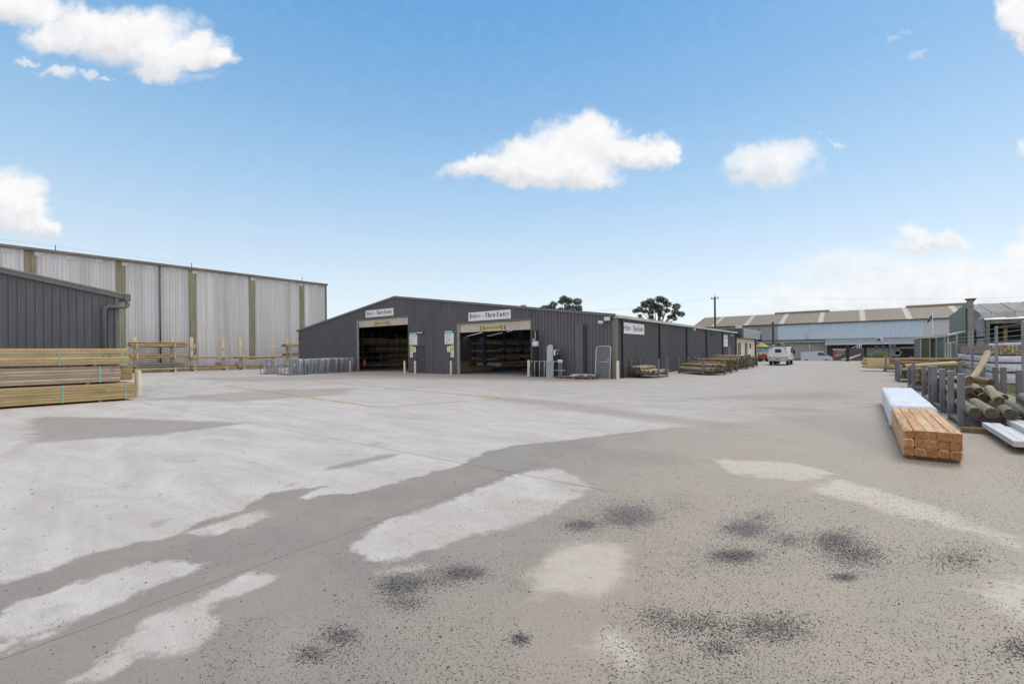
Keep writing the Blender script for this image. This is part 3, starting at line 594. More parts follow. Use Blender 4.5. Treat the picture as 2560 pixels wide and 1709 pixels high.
me.loops.add(len(F_g)*3); me.loops.foreach_set('vertex_index', F_g.ravel().astype(np.int32)); me.polygons.add(len(F_g)); me.polygons.foreach_set('loop_start', np.arange(0, len(F_g)*3, 3, dtype=np.int32)); me.update(calc_edges=True); me.validate()
mgv, t, p = new_mat('gravel_stone'); vo = N('ShaderNodeTexVoronoi', t); vo.inputs['Scale'].default_value = 70; LK(N('ShaderNodeNewGeometry', t).outputs['Position'], vo.inputs['Vector'], t)
sc_ = N('ShaderNodeSeparateColor', t); LK(vo.outputs['Color'], sc_.inputs[0], t)
c = MIX(MR(sc_.outputs[0], .1, .9, nt=t), (.055, .053, .056), (.21, .197, .195), t); c = MIX(M_('GREATER_THAN', sc_.outputs[1], .95, nt=t), c, (.42, .38, .33), t)
LK(c, p.inputs['Base Color'], t); p.inputs['Roughness'].default_value = .85
me.materials.append(mgv); o = bpy.data.objects.new('gravel', me); COL.objects.link(o); tag(o, kind='stuff')

# ------------------------------------------------------------------ dark drive-through shed
C0 = lambda s_: 0.
SHX0, SHXA, SHL = -35.14, -19.56, 34.0
def gab(x): return 3.63+(6.26-3.63)*x/SHXA if x > SHXA else 6.26-(6.26-4.03)*(SHXA-x)/(SHXA-SHX0)
OPL, OPR = (-24.93, -17.87, 4.6), (-12.47, -5.8, 3.73)
shed = thing('drive_through_shed', 'long charcoal corrugated shed with two open drive-through bays under a low gable', 'shed', (-17.5, 17, 0))
mb = MB(); sheet(mb, (0, 0, 0), (1, 0, 0), (0, -1, 0), SHX0, 0, C0, lambda s_: gab(s_), [(OPL[0], OPL[1], 0, OPL[2]), (OPR[0], OPR[1], 0, OPR[2]), (-17.04, -15.92, 0, 2.11)], .24, .055)
mb.build('front_wall', MT['clad'], shed)
mb = MB(); sheet(mb, (0, 0, 0), (0, 1, 0), (1, 0, 0), .02, SHL, C0, lambda s_: 3.5, [(29.45, 30.75, 0, 2.1)], .24, .055); mb.build('side_wall', MT['clad'], shed)
mb = MB(); mb.poly([(SHX0, .05, 0), (SHX0, SHL, 0), (SHX0, SHL, 4.0), (SHX0, .05, 4.0)]); mb.build('side_wall', MT['clad'], shed)
mb = MB(); mb.poly([(SHX0, SHL, 0), (-.01, SHL, 0), (-.01, SHL, 3.6), (SHXA, SHL, 6.2), (SHX0, SHL, 4.0)]); mb.build('back_wall', MT['clad'], shed)
slot = [(-.05, 15.), (15.9, 20.), (20.9, 25.), (25.9, 29), (29.9, SHL+.05)]
mb = MB(); ml = MB(); mt_ = MB()
for (a, za_, b, zb2) in ((SHXA, 6.33, .12, 3.66), (SHX0-.1, 4.06, SHXA, 6.33)):
    for (y0, y1) in slot: mb.prism([(a, za_), (b, zb2), (b, zb2-.05), (a, za_-.05)], y0, y1, 'y')
    for i in range(4): ml.poly([(a, slot[i][1], za_-.02), (b, slot[i][1], zb2-.02), (b, slot[i+1][0], zb2-.02), (a, slot[i+1][0], za_-.02)])
mb.build('roof', MT['roof'], shed)
mtr, t, p = new_mat('added_translucent_sheet'); tb = N('ShaderNodeBsdfTranslucent', t); tb.inputs[0].default_value = (.8, .82, .78, 1); LK(tb.outputs[0], t.nodes['Material Output'].inputs[0], t)
ml.build('roof_light', mtr, shed)  # added translucent strips that let light into the dark bays
mb = MB()
for (a, b) in ((SHXA, .06), (SHX0-.08, SHXA)):
    za_, zb2 = gab(a)+.06, gab(b)+.06; mb.prism([(a, za_+.05), (b, zb2+.05), (b, zb2-.11), (a, za_-.11)], -.1, -.055, 'y')
mb.build('barge_flashing', MT['clad_trim'], shed)
mb = MB(); mb.box(.0, .2, -.1, SHL+.1, 3.5, 3.665); mb.build('gutter', MT['gutter'], shed)
mb = MB(); mb.box(SHX0-.26, SHX0-.03, -.12, SHL, 3.93, 4.1); mb.build('gutter', MT['clad_trim'], shed)
for y in (.78, 7.23, 13.72, 19.95, 26.53, 33.3):
    mb = MB(); mb.box(.057, .17, y-.11, y+.06, 0, 3.49); mb.build('downpipe', MT['clad_dark'], shed)
    mb = MB(); mb.box(.056, .09, y+.062, y+.17, 0, 3.49); mb.build('cover_strip', MT['grey_trim'] if y < 1 else MT['clad_trim'], shed)
mb = MB(); mb.box(-.16, .07, -.07, .0, 0, 3.52); mb.box(.002, .07, .001, .22, 0, 3.5); mb.build('corner_flashing', mat('corner_flashing', (.17,.165,.16), .5, 0, .1, (1,1,.4)), shed)
mb = MB(); mb.box(-1.98, -1.84, -.10, -.056, 0, 3.2); mb.build('downpipe', MT['clad_dark'], shed)
mb = MB(); mb.box(-2.6, -2.05, -.064, -.058, 0, 3.3); mb.build('patch_panel', MT['clad'], shed)
for (a, b, h) in (OPL, OPR):
    mb = MB(); mb.box(a, a+.24, -.05, .02, 0, h-.05); mb.build('jamb', MT['grey_trim'], shed)
    mb = MB(); mb.box(b-.06, b, -.05, .02, 0, h-.05); mb.build('jamb', MT['clad_trim'], shed)
    mb = MB(); mb.box(a, b, -.05, .02, h-.05, h+.06); mb.build('lintel', MT['clad_trim'], shed)
    sh = MB(); z0 = h-.60; n = 6
    for i in range(n):
        zz_ = z0+i*(.55/n); dz_ = .55/n
        q = [(0, 0), (-.025, .18), (-.03, .5), (-.025, .82), (0, 1)]
        for j in range(4): sh.poly([(a+.24, .05+q[j][0], zz_+q[j][1]*dz_), (b-.06, .05+q[j][0], zz_+q[j][1]*dz_), (b-.06, .05+q[j+1][0], zz_+q[j+1][1]*dz_), (a+.24, .05+q[j+1][0], zz_+q[j+1][1]*dz_)])
    sh.box(a+.24, b-.06, .03, .1, z0-.06, z0); so = sh.build('roller_shutter', MT['shutter'], shed)
    # yellow clearance board on the curtain with hazard ends
    cx, hw = (a+b)/2+.05, (.98 if a < -20 else 1.12); sg = MB(); sg.box(cx-hw, cx+hw, -.005, .012, z0-.02, z0+.36)
    wb = sg.build('clearance_board', MT['gold'], shed)
    ik = MB()
    for e in (-1, 1):
        for k in range(2): x = cx+e*hw*.86-.1+k*.26*(1 if e < 0 else 1)-(.1 if e > 0 else .02); ik.poly([(x-.09, -.009, z0+.33), (x+.03, -.009, z0+.33), (x+.12, -.009, z0+.01), (x+.0, -.009, z0+.01)])
    for k in range(12): x = cx-hw*.62+k*hw*.105; ik.box(x, x+hw*.055, -.0095, -.006, z0+.10, z0+.25); ik.poly([(x, -.009, z0+.31), (x+hw*.07, -.009, z0+.31), (x+hw*.07, -.009, z0+.285), (x, -.009, z0+.285)]) if k % 3 else None
    ik.build('hazard_marking', MT['pipe_brown'], shed)
mb = MB(); mb.box(-17.03, -15.93, -.012, .03, .02, 2.1); dr_ = mb.build('door', mat('flush_door', (.06,.06,.068), .5, 0, .05), shed)
mb = MB(); mb.box(-17.1, -15.88, -.045, -.03, 2.1, 2.16); mb.build('door_head', MT['clad_dark'], shed)
mb = MB(); mb.tube([(-16.1, -.02, 1.03), (-16.1, -.08, 1.03), (-16.22, -.09, 1.03)], .018); mb.build('handle', MT['chrome'], dr_)
mb = MB(); mb.box(.005, .03, 29.5, 30.7, 0, 2.08); mb.build('door', mat('side_door', (.13,.135,.16), .5, 0, .06), shed)
vx, vy, vz = D(1309, 768, 44); mb = MB(); mb.box(vx-.2, vx+.2, vy-.2, vy+.2, vz-.9, vz+.22); mb.build('roof_vent', MT['zinc'], shed)
# portal frames and lining inside
for x in (-33.9, -25.6, -16.9, -13.2, -5.2, -1.4):
    for y in (13, 26): mb = MB(); mb.box(x-.1, x+.1, y-.15, y+.15, 0, gab(x)-.25); mb.build('portal_column', MT['clad_dark'], shed)
mb = MB()
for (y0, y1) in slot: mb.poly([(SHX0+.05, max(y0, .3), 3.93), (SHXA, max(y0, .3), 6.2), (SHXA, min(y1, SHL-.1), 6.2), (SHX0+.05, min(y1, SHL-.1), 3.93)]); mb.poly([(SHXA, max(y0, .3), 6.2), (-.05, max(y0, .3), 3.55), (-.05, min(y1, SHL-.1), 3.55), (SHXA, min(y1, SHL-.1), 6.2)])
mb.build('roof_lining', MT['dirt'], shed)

# signs fixed to the shed
def board_sign(name, label, cat, x0, x1, z0, z1, y=-.09, group=None):
    o = thing(name, label, cat, ((x0+x1)/2, y, z0), 0, group); return o
for (x0, x1, z0, z1, lab) in ((-23.55, -19.72, 4.76, 5.38, 'white DRIVE - THRU ENTRY sign above the left bay opening'), (-11.29, -7.46, 3.85, 4.47, 'white DRIVE - THRU ENTRY sign above the right bay opening')):
    o = board_sign('entry_sign', lab.replace('DRIVE - THRU ENTRY', 'Drive - Thru Entry'), 'sign', x0, x1, z0, z1, group='drive-thru entry signs')
    mb = MB(); mb.box(x0, x1, -.075, -.04, z0, z1); mb.build('board', MT['white'], o)
    mb = MB(); lettering(mb, 'Drive - Thru Entry', (x0+.14, -.078, z0+.20), (1, 0, 0), (0, 0, 1), x1-x0-.26, .31); mb.build('lettering', MT['ink'], o)
o = thing('entry_sign', 'white Drive - Thru Entry sign with arrow on the side wall by the corner', 'sign', (.06, 2.5, 2.66), 0, 'drive-thru entry signs')
mb = MB(); mb.box(.057, .07, .80, 4.35, 2.64, 3.30); mb.build('board', MT['white'], o)
mb = MB(); lettering(mb, 'Drive - Thru Entry', (.073, 1.32, 2.83), (0, 1, 0), (0, 0, 1), 2.9, .33); mb.build('lettering', MT['ink'], o)
mb = MB(); mb.poly([(.073, .9, 2.98), (.073, 1.08, 2.84), (.073, 1.08, 3.12)]); mb.poly([(.073, 1.08, 2.93), (.073, 1.22, 2.93), (.073, 1.22, 3.03), (.073, 1.08, 3.03)]); mb.build('arrow', MT['ink'], o)
def info_sign(x0, x1, z0, z1, lab, rows):
    o = board_sign('notice_board', lab, 'sign', x0, x1, z0, z1, group='green and white notice boards')
    zt = z1-.21; mb = MB(); mb.box(x0, x1, -.07, -.04, z0, zt); mb.build('panel', MT['white'], o)
    mb = MB(); mb.box(x0, x1, -.072, -.04, zt, z1); mb.build('header', MT['green_ink'], o)
    mb = MB()
    for k in range(7): a = x0+.07+k*(x1-x0-.2)/7; mb.box(a, a+(x1-x0)*.09, -.0745, -.072, zt+.05, zt+.16)
    mb.build('header_lettering', MT['mint'], o)
    mb = MB()
    for r, wd in enumerate(rows):
        a = x0+.08; zr = zt-.17-r*.19
        while a < x0+.08+wd*(x1-x0-.16): k = random.uniform(.03, .06); mb.box(a, a+k, -.0725, -.07, zr, zr+random.uniform(.05, .08)); a += k+.018
    mb.build('lettering', MT['grey_ink'], o)
info_sign(-17.75, -16.82, 2.24, 3.26, 'green headed white notice board between the left bay and the door', (.9, .75, .4, .55))
info_sign(-13.74, -12.80, 2.24, 3.27, 'green headed white notice board beside the left jamb of the right bay', (.75, .6, .7, .4))
for (x0, lab) in ((-17.71, 'tall lime and white safety sign beside the left bay'), (-13.13, 'tall lime and white safety sign beside the right bay')):
    o = board_sign('safety_sign', lab, 'sign', x0, x0+.33, 1.26, 2.16, group='lime safety signs')
    mb = MB(); mb.box(x0, x0+.33, -.065, -.04, 1.26, 1.70); mb.build('lower_panel', MT['white'], o)
    mb = MB(); mb.box(x0, x0+.33, -.067, -.04, 1.70, 2.16); mb.build('upper_panel', MT['lime'], o)
    mb = MB(); mb.poly([(x0+.12, -.069, 1.84), (x0+.22, -.069, 1.84), (x0+.2, -.069, 2.0), (x0+.15, -.069, 1.98)]); mb.lathe([(.03, 0), (.03, .004)], 0, 0) if 0 else None; mb.box(x0+.15, x0+.19, -.0695, -.067, 2.01, 2.06); mb.box(x0+.05, x0+.28, -.0695, -.067, 1.74, 1.765)
    for r in range(4): mb.box(x0+.06, x0+.24, -.0675, -.065, 1.34+r*.08, 1.37+r*.08)
    mb.build('pictogram', MT['grey_ink'], o)
for (x0, lab) in ((-17.33, 'small white paper notice beside the personnel door'), (-13.5, 'small white paper notice left of the right bay safety sign')):
    o = board_sign('paper_notice', lab, 'notice', x0, x0+.32, 1.66, 2.09, group='white paper notices')
    mb = MB(); mb.box(x0, x0+.32, -.06, -.04, 1.66, 2.09); mb.build('sheet', MT['white'], o)
    mb = MB(); mb.box(x0+.1, x0+.22, -.0625, -.06, 1.97, 2.03)
    for r in range(3): mb.box(x0+.07, x0+.25, -.0622, -.06, 1.75+r*.06, 1.765+r*.06)
    mb.build('print', MT['grey_ink'], o)
o = thing('trading_sign', 'tall pale blue and white trading sign high on the far side wall', 'sign', (.06, 27.9, 1.98)); mb = MB(); mb.box(.057, .07, 26.95, 29.0, 1.97, 2.78); mb.build('lower_panel', MT['white'], o)
mb = MB(); mb.box(.057, .07, 26.95, 29.0, 2.83, 3.2); mb.build('upper_panel', MT['pale_blue'], o)
mb = MB()
for r in range(4):
    for k in range(3): mb.box(.07, .073, 27.2+k*.5, 27.45+k*.5+.1*(r % 2), 2.12+r*.15, 2.18+r*.15)
mb.build('lettering', MT['grey_ink'], o)
o = thing('strip_light', 'cream tube light over the personnel door', 'light', (-16.5, -.08, 3.1)); mb = MB(); mb.tube([(-16.8, -.1, 3.2), (-16.12, -.1, 3.18)], .05, 10); mb.build('tube', MT['cream'], o); mb = MB(); mb.box(-16.09, -16.03, -.14, -.04, 3.1, 3.24); mb.build('end_bracket', MT['black'], o)
def cam_thing(lab, loc, rz, name='security_camera'):
    o = thing(name, lab, 'camera', loc, rz); mb = MB(); mb.cbox(-.07, .07, -.34, -.02, -.07, .09, .02); mb.build('housing', MT['white'], o, True)
    mb = MB(); mb.box(-.03, .03, -.02, .06, -.09, .03); mb.tube([(0, -.02, -.06), (0, -.14, -.14)], .03); mb.build('bracket', MT['grey_trim'], o, True)
    mb = MB(); mb.tube([(0, -.342, .01), (0, -.36, .01)], .04, 10); mb.build('lens', MT['black'], o, True); return o
cam_thing('white security camera on the front wall near the right corner', (-.72, -.1, 3.27), R(-25)); cam_thing('white security camera at the left end of the front wall', (SHX0+.05, -.1, 3.35), R(60))
o = thing('floodlight', 'square grey floodlight under the front right eave', 'light', (-.42, -.1, 3.47)); mb = MB(); mb.cbox(-.62, -.2, -.22, -.12, 3.33, 3.6, .02); mb.build('body', MT['grey_trim'], o); mb = MB(); mb.box(-.58, -.24, -.226, -.22, 3.37, 3.56); mb.build('lens', MT['lamp'], o); mb = MB(); mb.tube([(-.2, -.15, 3.45), (-.08, -.12, 3.4), (-.08, -.0, 3.4)], .025); mb.build('arm', MT['black'], o)
for (y, z, lab, mm) in ((15.7, 3.36, 'small white spotlight under the side gutter', 'white'), (21.8, 3.1, 'black wall lamp on the side wall', 'black'), (30.6, 3.2, 'oval white bulkhead lamp above the side door', 'lamp')):
    o = thing('wall_lamp', lab, 'lamp', (.04, y, z)); mb = MB(); mb.tube([(.03, y, z), (.16, y, z+.02), (.24, y, z-.06)], [.04, .07, .1], 10); mb.build('shade', MT[mm], o); mb = MB(); mb.box(.02, .06, y-.12, y+.12, z-.08, z+.08); mb.build('base', MT[mm], o)

# ------------------------------------------------------------------ tall warehouse on the left boundary
WX = -44.0
wh = thing('tall_warehouse', 'tall weathered zinc warehouse with mossy green skylight strips in its wall', 'warehouse', (-52, -12, 0))
strips = [(-30.35, -29.6), (-24.45, -23.7), (-18.62, -17.88), (-12.78, -12.05), (-6.97, -6.23), (-1.12, -.4), (4.8, 5.46)]
shades = {}
def wt(s_):
    k = int(math.floor(s_/.76)); r = random.Random(k*7+3)
    if k not in shades: v = r.uniform(.86, 1.06); shades[k] = (v*r.uniform(.98, 1.02), v, v*r.uniform(.97, 1.04))
    j = random.Random(int(s_/.25)).uniform(.94, 1.04); return tuple(x*j for x in shades[k])
mb = MB(); ed = [-40]+[x for s_ in strips for x in s_]+[8.38]
for i in range(0, len(ed), 2): sheet(mb, (WX, 0, 0), (0, 1, 0), (1, 0, 0), ed[i], ed[i+1], C0, lambda s_: 10.55, (), .25, .035, 'rib', wt)
mb.build('wall', MT['whclad'], wh)
for (a, b) in strips:
    mb = MB(); sheet(mb, (WX-.01, 0, 0), (0, 1, 0), (1, 0, 0), a, b, lambda s_: 1.1, lambda s_: 10.55, (), .19, .045, 'sine'); mb.build('skylight_strip', MT['skystrip'], wh)
    mb = MB(); sheet(mb, (WX-.01, 0, 0), (0, 1, 0), (1, 0, 0), a, b, C0, lambda s_: 1.1, (), .25, .035); mb.build('wall', MT['whclad'], wh)
mb = MB(); mb.poly([(WX-18, 8.36, 0), (WX, 8.36, 0), (WX, 8.36, 10.5), (WX-9, 8.36, 11.4), (WX-18, 8.36, 10.5)]); mb.build('end_wall', MT['whclad'], wh)
mb = MB(); mb.prism([(WX+.12, 10.74), (WX-9, 11.55), (WX-9, 11.49), (WX+.12, 10.68)], -40, 8.5, 'y'); mb.prism([(WX-9, 11.55), (WX-18, 10.74), (WX-18, 10.68), (WX-9, 11.49)], -40, 8.5, 'y'); mb.build('roof', MT['roof'], wh)
mb = MB(); mb.box(WX+.05, WX+.24, -40, 8.55, 10.5, 10.72); mb.build('gutter', MT['whgutter'], wh)
mb = MB(); mb.box(WX+.03, WX+.1, 8.26, 8.42, 0, 10.5); mb.build('corner_flashing', MT['pipe_brown'], wh)
mb = MB(); mb.tube([(WX+.12, -9.4, 0), (WX+.12, -9.4, 10.55)], .075, 10)
for z in (2, 4.5, 7, 9.5): mb.tube([(WX+.12, -9.4, z), (WX+.12, -9.4, z+.08)], .095, 10)
mb.build('downpipe', MT['pipe_brown'], wh)
for y in (-4.14, -2.22): mb = MB(); mb.box(WX+.03, WX+.07, y-.4, y+.4, .5, .8); mb.build('wall_vent', MT['zinc'], wh)
for y in (-16.7, -6.6, 5.3):
    mb = MB(); mb.tube([(WX-.2, y, 10.7), (WX-.2, y, 11.25)], .03); mb.build('roof_post', MT['pipe_brown'], wh)
mb = MB(); mb.tube([(WX-.2, -40, 11.05), (WX-.2, -16.7, 11.15), (WX-.2, -6.6, 11.1)], .009, 4); mb.build('safety_line', MT['galv'], wh)
for y in list(np.arange(-37, 8, 1.9)):     # small bird-proofing plates under the eave
    mb = MB(); mb.box(WX+.036, WX+.045, y, y+.5, 10.1, 10.45); mb.build('eave_plate', MT['whclad'], wh)

# ------------------------------------------------------------------ dark shed on the left edge
ds = thing('gable_shed', 'dark grey steel shed with a sloping gable edge and downpipe at the left', 'shed', (-16, -25, 0)); DX, DY = -13.0, -19.25
sl = lambda y: 3.98+.184*(DY-y)
mb = MB(); sheet(mb, (DX, 0, 0), (0, 1, 0), (1, 0, 0), -33, DY, C0, sl, (), .222, .04); mb.build('wall', MT['clad'], ds)
mb = MB(); mb.poly([(DX, DY, 0), (DX-8, DY, 0), (DX-8, DY, 3.9), (DX, DY, 3.9)]); mb.build('side_wall', MT['clad'], ds)
mb = MB(); mb.prism([(-33, sl(-33)+.2), (DY+.3, sl(DY+.3)+.2), (DY+.3, sl(DY+.3)-.02), (-33, sl(-33)-.02)], DX+.045, DX+.1, 'x'); mb.build('barge_flashing', MT['clad_trim'], ds)
mb = MB(); mb.prism([(-33, sl(-33)+.2), (DY+.3, sl(DY+.3)+.2), (DY+.3, sl(DY+.3)+.15), (-33, sl(-33)+.15)], DX-8, DX+.12, 'x'); mb.build('roof', MT['roof'], ds)
mb = MB(); mb.box(DX-8, DX+.14, DY+.18, DY+.36, sl(DY)-.12, sl(DY)+.16); mb.build('gutter', MT['clad_trim'], ds)
mb = MB(); yp = -19.72; mb.tube([(DX+.06, DY+.27, sl(DY)-.1), (DX+.1, DY+.27, sl(DY)-.32), (DX+.13, DY+.16, sl(DY)-.40), (DX+.13, yp+.14, sl(DY)-.40), (DX+.13, yp+.03, sl(DY)-.45), (DX+.13, yp, sl(DY)-.58), (DX+.13, yp, 0)], .075, 12); mb.build('downpipe', MT['grey_trim'] if 0 else mat('shed_downpipe', (.12,.12,.125), .4, 0, .08), ds)
mb = MB(); mb.box(DX+.041, DX+.06, DY-.12, DY+.0, 0, 3.95); mb.build('corner_flashing', MT['clad_trim'], ds)

# ------------------------------------------------------------------ strapped timber packs, left foreground
T1 = ((.56,.42,.22), (.62,.46,.235), (.50,.395,.24), (.58,.455,.30), (.53,.39,.19)); T2 = ((.47,.37,.275), (.55,.445,.35), (.38,.295,.22), (.50,.39,.30))
def timber_pack(name, lab, x0, x1, y0, y1, z0, z1, rows, cols, pal, straps, group, axis='y', bearers=True, mt='plank', loc=None):
    o = thing(name, lab, 'timber pack', ((x0+x1)/2, (y0+y1)/2, z0-.06 if bearers else z0), 0, group); mb = MB()
    for r in range(rows):
        for c in range(cols):
            za_, zb2 = z0+(z1-z0)*r/rows, z0+(z1-z0)*(r+1)/rows; mb.tint = jit(random.choice(pal), .17); e = random.uniform(0, .03)
            if axis == 'y': a, b = x0+(x1-x0)*c/cols, x0+(x1-x0)*(c+1)/cols; q = random.uniform(-.008, .008); mb.cbox(a+.001+q, b-.001+q, y0+random.uniform(0, .03), y1-e, za_+.0025, zb2-.0025, .006)
            else: a, b = y0+(y1-y0)*c/cols, y0+(y1-y0)*(c+1)/cols; q = random.uniform(-.004, .004); mb.cbox(x0+random.uniform(0, .03), x1-e, a+.001+q, b-.001+q, za_+.001, zb2-.001, .005)
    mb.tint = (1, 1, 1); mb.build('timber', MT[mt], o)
    for s_ in straps:
        mb = MB(); g = .006; w = .017
        if axis == 'y':
            for (a, b, c_, d) in ((x0-g-.003, x0-g, z0-g, z1+g), (x1+g, x1+g+.003, z0-g, z1+g)): mb.box(a, b, s_-w, s_+w, c_, d)
            for z in (z0-g-.003, z1+g): mb.box(x0-g, x1+g, s_-w, s_+w, z, z+.003)
        else:
            for (a, b) in ((y0-g-.003, y0-g), (y1+g, y1+g+.003)): mb.box(s_-w, s_+w, a, b, z0-g, z1+g)
            for z in (z0-g-.003, z1+g): mb.box(s_-w, s_+w, y0-g, y1+g, z, z+.003)
        mb.build('strap', MT['strap'], o)
    if bearers:
        L = (y0, y1) if axis == 'y' else (x0, x1)
        for k in (.12, .5, .88):
            s_ = L[0]+(L[1]-L[0])*k; mb = MB()
            if axis == 'y': mb.box(x0+.12, x1-.02, s_-.045, s_+.045, z0-.06, z0)
            else: mb.box(s_-.045, s_+.045, y0+.02, y1-.02, z0-.06, z0)
            mb.build('bearer', MT['palletw'], o)
    return o
GP = 'strapped timber packs by the left shed'
pk = timber_pack('timber_pack', 'bottom strapped pack of treated pine stamped SFS in the left stack', -11.15, -10.0, -27.4, -19.45, .07, .64, 6, 6, T1, (-25.3, -21.35, -19.72), GP)
mb = MB(); stencil(mb, 'S5S', (-9.996, -20.55, .34), (0, 1, 0), (0, 0, 1), .13); mb.build('stencil', MT['paintgreen'], pk)
pk = timber_pack('timber_pack', 'grey weathered pack in the middle of the left timber stack', -10.62, -9.98, -27.2, -19.85, .70, 1.25, 6, 3, T2, (-24.9, -20.42), GP); pk['category'] = 'timber pack'
timber_pack('timber_pack', 'yellow pine pack tucked behind the grey pack in the left stack', -11.22, -10.64, -27.0, -19.35, .70, 1.25, 6, 3, ((.50,.36,.15), (.47,.34,.15), (.52,.38,.18)), (-24.8,), GP)
pk = timber_pack('timber_pack', 'topmost strapped pack of treated pine stamped 370 in the left stack', -11.15, -9.99, -27.3, -19.62, 1.31, 1.865, 6, 6, T1, (-25.2, -21.42, -19.82), GP)
mb = MB(); stencil(mb, '370', (-9.984, -20.36, 1.56), (0, 1, 0), (0, 0, 1), .11); mb.build('stencil', MT['paintteal'], pk)

# ------------------------------------------------------------------ bollards
def bollard(x, y, lab, r=.075, h=1.0):
    o = thing('bollard', lab, 'bollard', (x, y, 0), 0, 'cream steel bollards'); mb = MB()
    mb.lathe([(r, 0), (r, h-.03), (r*.93, h-.008), (r*.75, h)], 0, 0, 0, 20); mb.build('post', MT['cream'], o, True)
    mb = MB(); mb.lathe([(r*1.0+.03, 0), (r+.03, .008), (r+.002, .012)], 0, 0, 0, 20); mb.build('base_ring', MT['concrete_old'], o, True)
bollard(*G(345,991), 'cream bollard standing just past the left timber stack', .105, 1.03); bollard(*G(1544.5,950), 'cream bollard at the outside corner of the dark shed', .08, 1.06)
bollard(*G(1011.5,935), 'cream bollard at the right edge of the left bay'); bollard(*G(1038,935.5), 'cream bollard in front of the personnel door'); bollard(*G(1127.5,936.5), 'cream bollard left of the right bay under the notice board')
bollard(*G(1322,942), 'cream bollard at the right jamb of the right bay beside the steel stand', .085, 1.08); bollard(*G(875,929.5), 'cream bollard in front of the right end of the wire gates')

# ------------------------------------------------------------------ round posts
LOGM = {}
def log_mesh(L, r, mkey, seed):
    k = (round(L, 2), round(r, 3), mkey, seed)
    if k in LOGM: return LOGM[k]
    rr = random.Random(repr(k)); mb = MB(); n, m_ = 14, 6
    bx, bz = rr.uniform(-.012, .012)*L, rr.uniform(-.008, .008)*L; tp = rr.uniform(-.06, .06)
    prof = [(0, .9), (.012, 1.0)]+[(i/m_, 1.0) for i in range(1, m_)]+[(1-.012, 1.0), (1, .9)]
    for (q, k_) in prof:
        s_ = 4*q*(1-q); R_ = r*k_*(1+tp*(q-.5))*(1+rr.uniform(-.015, .015))
        for j in range(n):
            a = 2*math.pi*j/n; w = R_*(1+.02*math.sin(3*a+seed)); mb.v.append((bx*s_+w*math.cos(a), L*(q-.5), bz*s_+w*math.sin(a)))
    for i in range(len(prof)-1):
        for j in range(n): mb.face((i*n+(j+1) % n, i*n+j, (i+1)*n+j, (i+1)*n+(j+1) % n), True)
    mb.mi = 1; mb.face(tuple(range(n))); mb.face(tuple((len(prof)-1)*n+j for j in range(n))[::-1])
    LOGM[k] = mb.mesh('log', [MT[mkey], MT['log_end']]); return LOGM[k]
def log(x, y, z, L, r, az, lab, group, mkey='log', pitch=0., name='pine_log'):
    """az: direction of its length, measured from +Y towards +X"""
    o = bpy.data.objects.new(name, log_mesh(L, r, mkey, random.randint(0, 3))); COL.objects.link(o)
    o.location = (x, y, z); o.rotation_euler = (Matrix.Rotation(-az, 3, 'Z') @ Matrix.Rotation(pitch, 3, 'X') @ Matrix.Rotation(random.uniform(0, 6.28), 3, 'Y')).to_euler()
    return tag(o, lab, 'log', group)
ROWN = ['bottom', 'second', 'third', 'fourth', 'fifth', 'top']
def log_pile(x, y, z0, az, L, r, rows, where, group, mkey='log', jl=.12, jr=.08, name='pine_log', kindw='log', from_='left'):
    """rows: counts from the bottom; x,y = middle of the pile; piled across its length"""
    ca, sa_ = math.cos(az), math.sin(az); nb = rows[0]; z = z0+r
    for ri, n in enumerate(rows):
        for i in range(n):
            off = (i-(nb-1)/2+(.5 if ri % 2 else 0))*2.03*r; q = random.uniform(-jl, jl); rj = r*(1+random.uniform(-jr, jr))
            px, py = x+ca*off+sa_*q, y-sa_*off+ca*q
            ro = f"{ORD[i]} {kindw} from {from_}, {ROWN[ri] if ri < len(rows)-1 or ri == 0 else 'top'} row, {where}" if n > 1 else f"single {kindw} lying on top of {where}" if ri else f"lone {kindw} at the bottom of {where}"
            log(px, py, z+random.uniform(-.006, .006), L*(1+random.uniform(-.03, .03)), rj, az+random.uniform(-.02, .02), ro, group, mkey, name=name)
        z += r*1.76
def post_rack(lab, x0, x1, y0, y1, h=1.06, rz=0., zr=.2, pivot=None, w=.052):
    cx, cy = (x0+x1)/2, (y0+y1)/2; o = thing('post_rack', lab, 'rack', (cx, cy, 0), rz, 'steel post racks'); hx, hy = (x1-x0)/2, (y1-y0)/2
    for sx_ in (-1, 1):
        for sy_ in (-1, 1):
            mb = MB(); hh = h*random.uniform(.985, 1.02); mb.cbox(sx_*hx-w, sx_*hx+w, sy_*hy-w, sy_*hy+w, 0, hh, .012); pt = mb.build('post', MT['steel'], o, True)
            mb = MB(); mb.cbox(sx_*hx-w-.003, sx_*hx+w+.003, sy_*hy-w-.003, sy_*hy+w+.003, hh, hh+.014, .005); mb.build('cap', MT['steel_cap'], pt, True)
    for sy_ in (-1, 1): mb = MB(); mb.cbox(-hx+w, hx-w, sy_*hy-.04, sy_*hy+.04, zr-.06, zr+.04, .008); mb.build('cross_rail', MT['steel'], o, True)
    for sx_ in (-1, 1): mb = MB(); mb.cbox(sx_*hx-.035, sx_*hx+.035, -hy+w, hy-w, zr-.14, zr-.065, .008); mb.build('base_rail', MT['steel'], o, True)
    return o
ZR = .24
